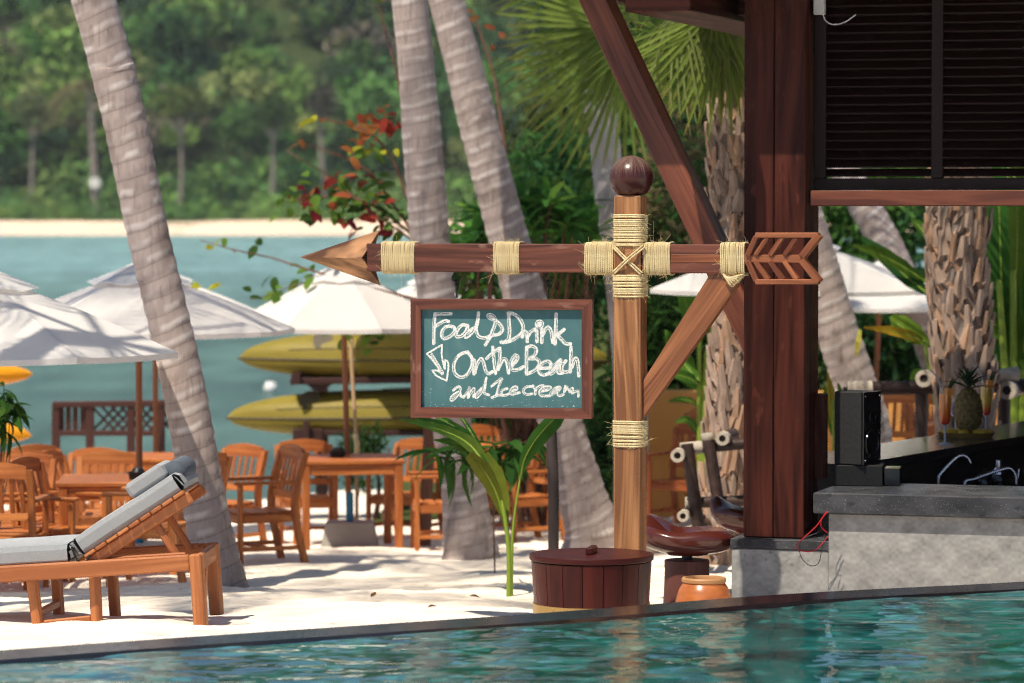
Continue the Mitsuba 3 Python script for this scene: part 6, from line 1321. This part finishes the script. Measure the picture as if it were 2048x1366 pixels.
# canna right of the signpost
k = thing('canna', 'bright green canna with broad leaves in front of the ochre wall, right of the signpost', 'plant'); Z = 28.0
for (p0, p1) in (((1400, 960), (1398, 640)), ((1398, 960), (1412, 700)), ((1404, 960), (1425, 640))):
    b = at(*p0, Z); b[2] = gz(b[0], Z); part(k, 'stem', TU(spline([b, lerp(b, at(*p1, Z), 0.5), at(*p1, Z)], 10), np.linspace(0.026, 0.016, 10), 8), 'green_stem')
LG = (0.085, 0.205, 0.030); MG = (0.040, 0.125, 0.025)
for i, (pix, wd) in enumerate([([(1398, 760), (1375, 735), (1350, 700), (1330, 660)], [6, 40, 46, 4]), ([(1400, 772), (1380, 758), (1345, 748), (1310, 752)], [6, 26, 22, 3]), ([(1345, 748), (1385, 762), (1418, 768), (1440, 782)], [4, 32, 38, 4]), ([(1395, 812), (1380, 802), (1355, 800), (1335, 804)], [5, 14, 14, 2]), ([(1410, 720), (1425, 680), (1432, 640), (1428, 590)], [6, 40, 44, 4]), ([(1398, 700), (1385, 650), (1370, 600), (1350, 560)], [6, 42, 48, 5]), ([(1400, 690), (1404, 640), (1410, 590), (1405, 540)], [6, 40, 42, 4]), ([(1402, 880), (1385, 850), (1370, 840), (1350, 845)], [5, 20, 20, 3])]):
    big_leaf(k, pix, wd, Z - 0.1 + 0.05 * i, 0.25 * (-1) ** i, LG if i % 2 == 0 else MG, LG, 0.5, 0.0, 70 + i)
# big banana and heliconia leaves through the bar
k = thing('banana_plant', 'banana plant with tall green leaves at the right edge behind the bar', 'plant'); Z = 26.6
b = at(2030, 900, Z); b[2] = gz(b[0], Z)
for (x, y) in ((1998, 560), (2026, 540), (2058, 600)): part(k, 'stem', TU(spline([b + [(x - 2030) / 900, 0, 0], lerp(b, at(x, y, Z), 0.5), at(x, y, Z)], 10), np.linspace(0.05, 0.022, 10), 9), 'green_stem')
for i, (pix, wd, c1) in enumerate([([(2012, 700), (2004, 580), (2000, 470), (1996, 360), (1990, 250)], [10, 66, 80, 76, 20], MG), ([(2028, 620), (2034, 500), (2034, 400), (2030, 300)], [8, 50, 56, 30], (0.11, 0.19, 0.03)), ([(2050, 760), (2042, 640), (2042, 520), (2050, 400), (2060, 300)], [12, 70, 90, 86, 20], (0.05, 0.135, 0.02)), ([(1962, 590), (1996, 620), (2030, 664), (2070, 720)], [10, 56, 84, 60], (0.085, 0.17, 0.025)), ([(1982, 760), (1984, 690), (1975, 620), (1962, 560)], [8, 40, 50, 8], MG), ([(2020, 800), (2008, 720), (2000, 660), (1990, 620)], [8, 36, 40, 6], (0.03, 0.10, 0.03)), ([(2040, 830), (2044, 760), (2036, 700), (2024, 650)], [8, 36, 40, 6], MG)]):
    big_leaf(k, pix, wd, Z + 0.08 * i, 0.3 * (-1) ** i, c1, c1, 0.35 if i % 2 else -0.3, 0.25, 80 + i)
k = thing('heliconia', 'heliconia leaves reaching left of the stout shaggy palm, one edged with yellow', 'plant'); Z = 26.4
b = at(1890, 860, Z); b[2] = gz(b[0], Z)
for (x, y) in ((1850, 690), (1862, 560)): part(k, 'stem', TU(spline([b, lerp(b, at(x, y, Z), 0.5) + [0.05, 0, 0], at(x, y, Z)], 10), np.linspace(0.03, 0.014, 10), 8), 'green_stem')
for i, (pix, wd, c1, c2) in enumerate([([(1862, 690), (1830, 672), (1800, 650), (1782, 632)], [10, 46, 44, 10], (0.12, 0.205, 0.025), (0.13, 0.23, 0.03)), ([(1860, 690), (1820, 672), (1780, 662), (1728, 655)], [6, 22, 20, 3], (0.12, 0.16, 0.02), (0.60, 0.36, 0.03)), ([(1868, 596), (1820, 560), (1770, 515), (1722, 472)], [8, 38, 36, 5], (0.025, 0.085, 0.022), (0.030, 0.095, 0.024)), ([(1856, 566), (1800, 530), (1750, 505), (1706, 490)], [6, 28, 26, 4], (0.06, 0.13, 0.02), (0.08, 0.15, 0.02)), ([(1866, 490), (1850, 468), (1836, 450), (1822, 440)], [5, 22, 20, 3], (0.04, 0.11, 0.02), (0.06, 0.13, 0.02)), ([(1720, 660), (1716, 690), (1712, 712)], [6, 14, 4], (0.60, 0.50, 0.10), (0.62, 0.50, 0.1)), ([(1858, 760), (1836, 748), (1822, 760)], [5, 26, 6], (0.10, 0.24, 0.03), (0.12, 0.25, 0.03))]):
    big_leaf(k, pix, wd, Z + 0.06 * i, 0.2 * (-1) ** i, c1, c2, 0.35, 0.0, 90 + i)
k = thing('yellow_leaves', 'yellow and green upright leaves just right of the thick post', 'plant'); Z = 25.5
b = at(1672, 900, Z); b[2] = gz(b[0], Z)
part(k, 'stem', TU(spline([b, at(1668, 860, Z), at(1666, 800, Z)], 8), np.linspace(0.02, 0.01, 8), 7), 'green_stem')
for i, (pix, wd, c1) in enumerate([([(1668, 860), (1664, 820), (1660, 780), (1655, 745)], [6, 20, 18, 3], (0.45, 0.36, 0.05)), ([(1670, 860), (1676, 820), (1680, 790), (1676, 765)], [6, 18, 16, 3], (0.12, 0.25, 0.03)), ([(1664, 870), (1656, 830), (1652, 800), (1648, 770)], [6, 18, 16, 3], (0.11, 0.22, 0.03))]):
    big_leaf(k, pix, wd, Z + 0.05 * i, 0.1, c1, c1, 0.35, 0.0, 120 + i)

# dry leaves fallen on the sand
DRY = [leafply(*blade(0.10, 0.045, d, 0.35, 6), (0.22, 0.12, 0.06)) for d in (0.2, -0.4)]
for i, (x, y, Z, lab) in enumerate(((940, 1170, 20.4, 'small dry brown leaf on the sand just left of the seedling palm stalk'), (742, 1180, 20.3, 'small dry brown leaf on the open sand right of the leaning palm foot'), (872, 1206, 19.3, 'small dry brown leaf on the sand nearest the pool edge'))):
    p = at(x, y, Z); thing('fallen_leaf', lab, 'leaf', 'dry leaves on the sand', ply=DRY[i % 2], mat='leaf', M=Tr(p[0], Z, gz(p[0], Z) + 0.015) @ Rz(70 * i) @ Rx(15) @ Sc(0.6))
# ------------------------------------------------------------------ sea haze between the beach and the far shore
HZ = 0.00010
scene['haze_medium'] = {'type': 'homogeneous', 'albedo': {'type': 'rgb', 'value': [0.93, 0.96, 0.98]}, 'sigma_t': HZ}
scene['camera']['medium'] = {'type': 'ref', 'id': 'haze_medium'}
scene['haze'] = {'type': 'cube', 'to_world': mi.ScalarTransform4f(np.array(Tr(0, 480, 94) @ Sc(900, 560, 98)).tolist()), 'bsdf': {'type': 'null'}, 'interior': {'type': 'ref', 'id': 'haze_medium'}}
labels['haze'] = {'label': 'thin sea haze', 'category': 'haze', 'kind': 'stuff'}
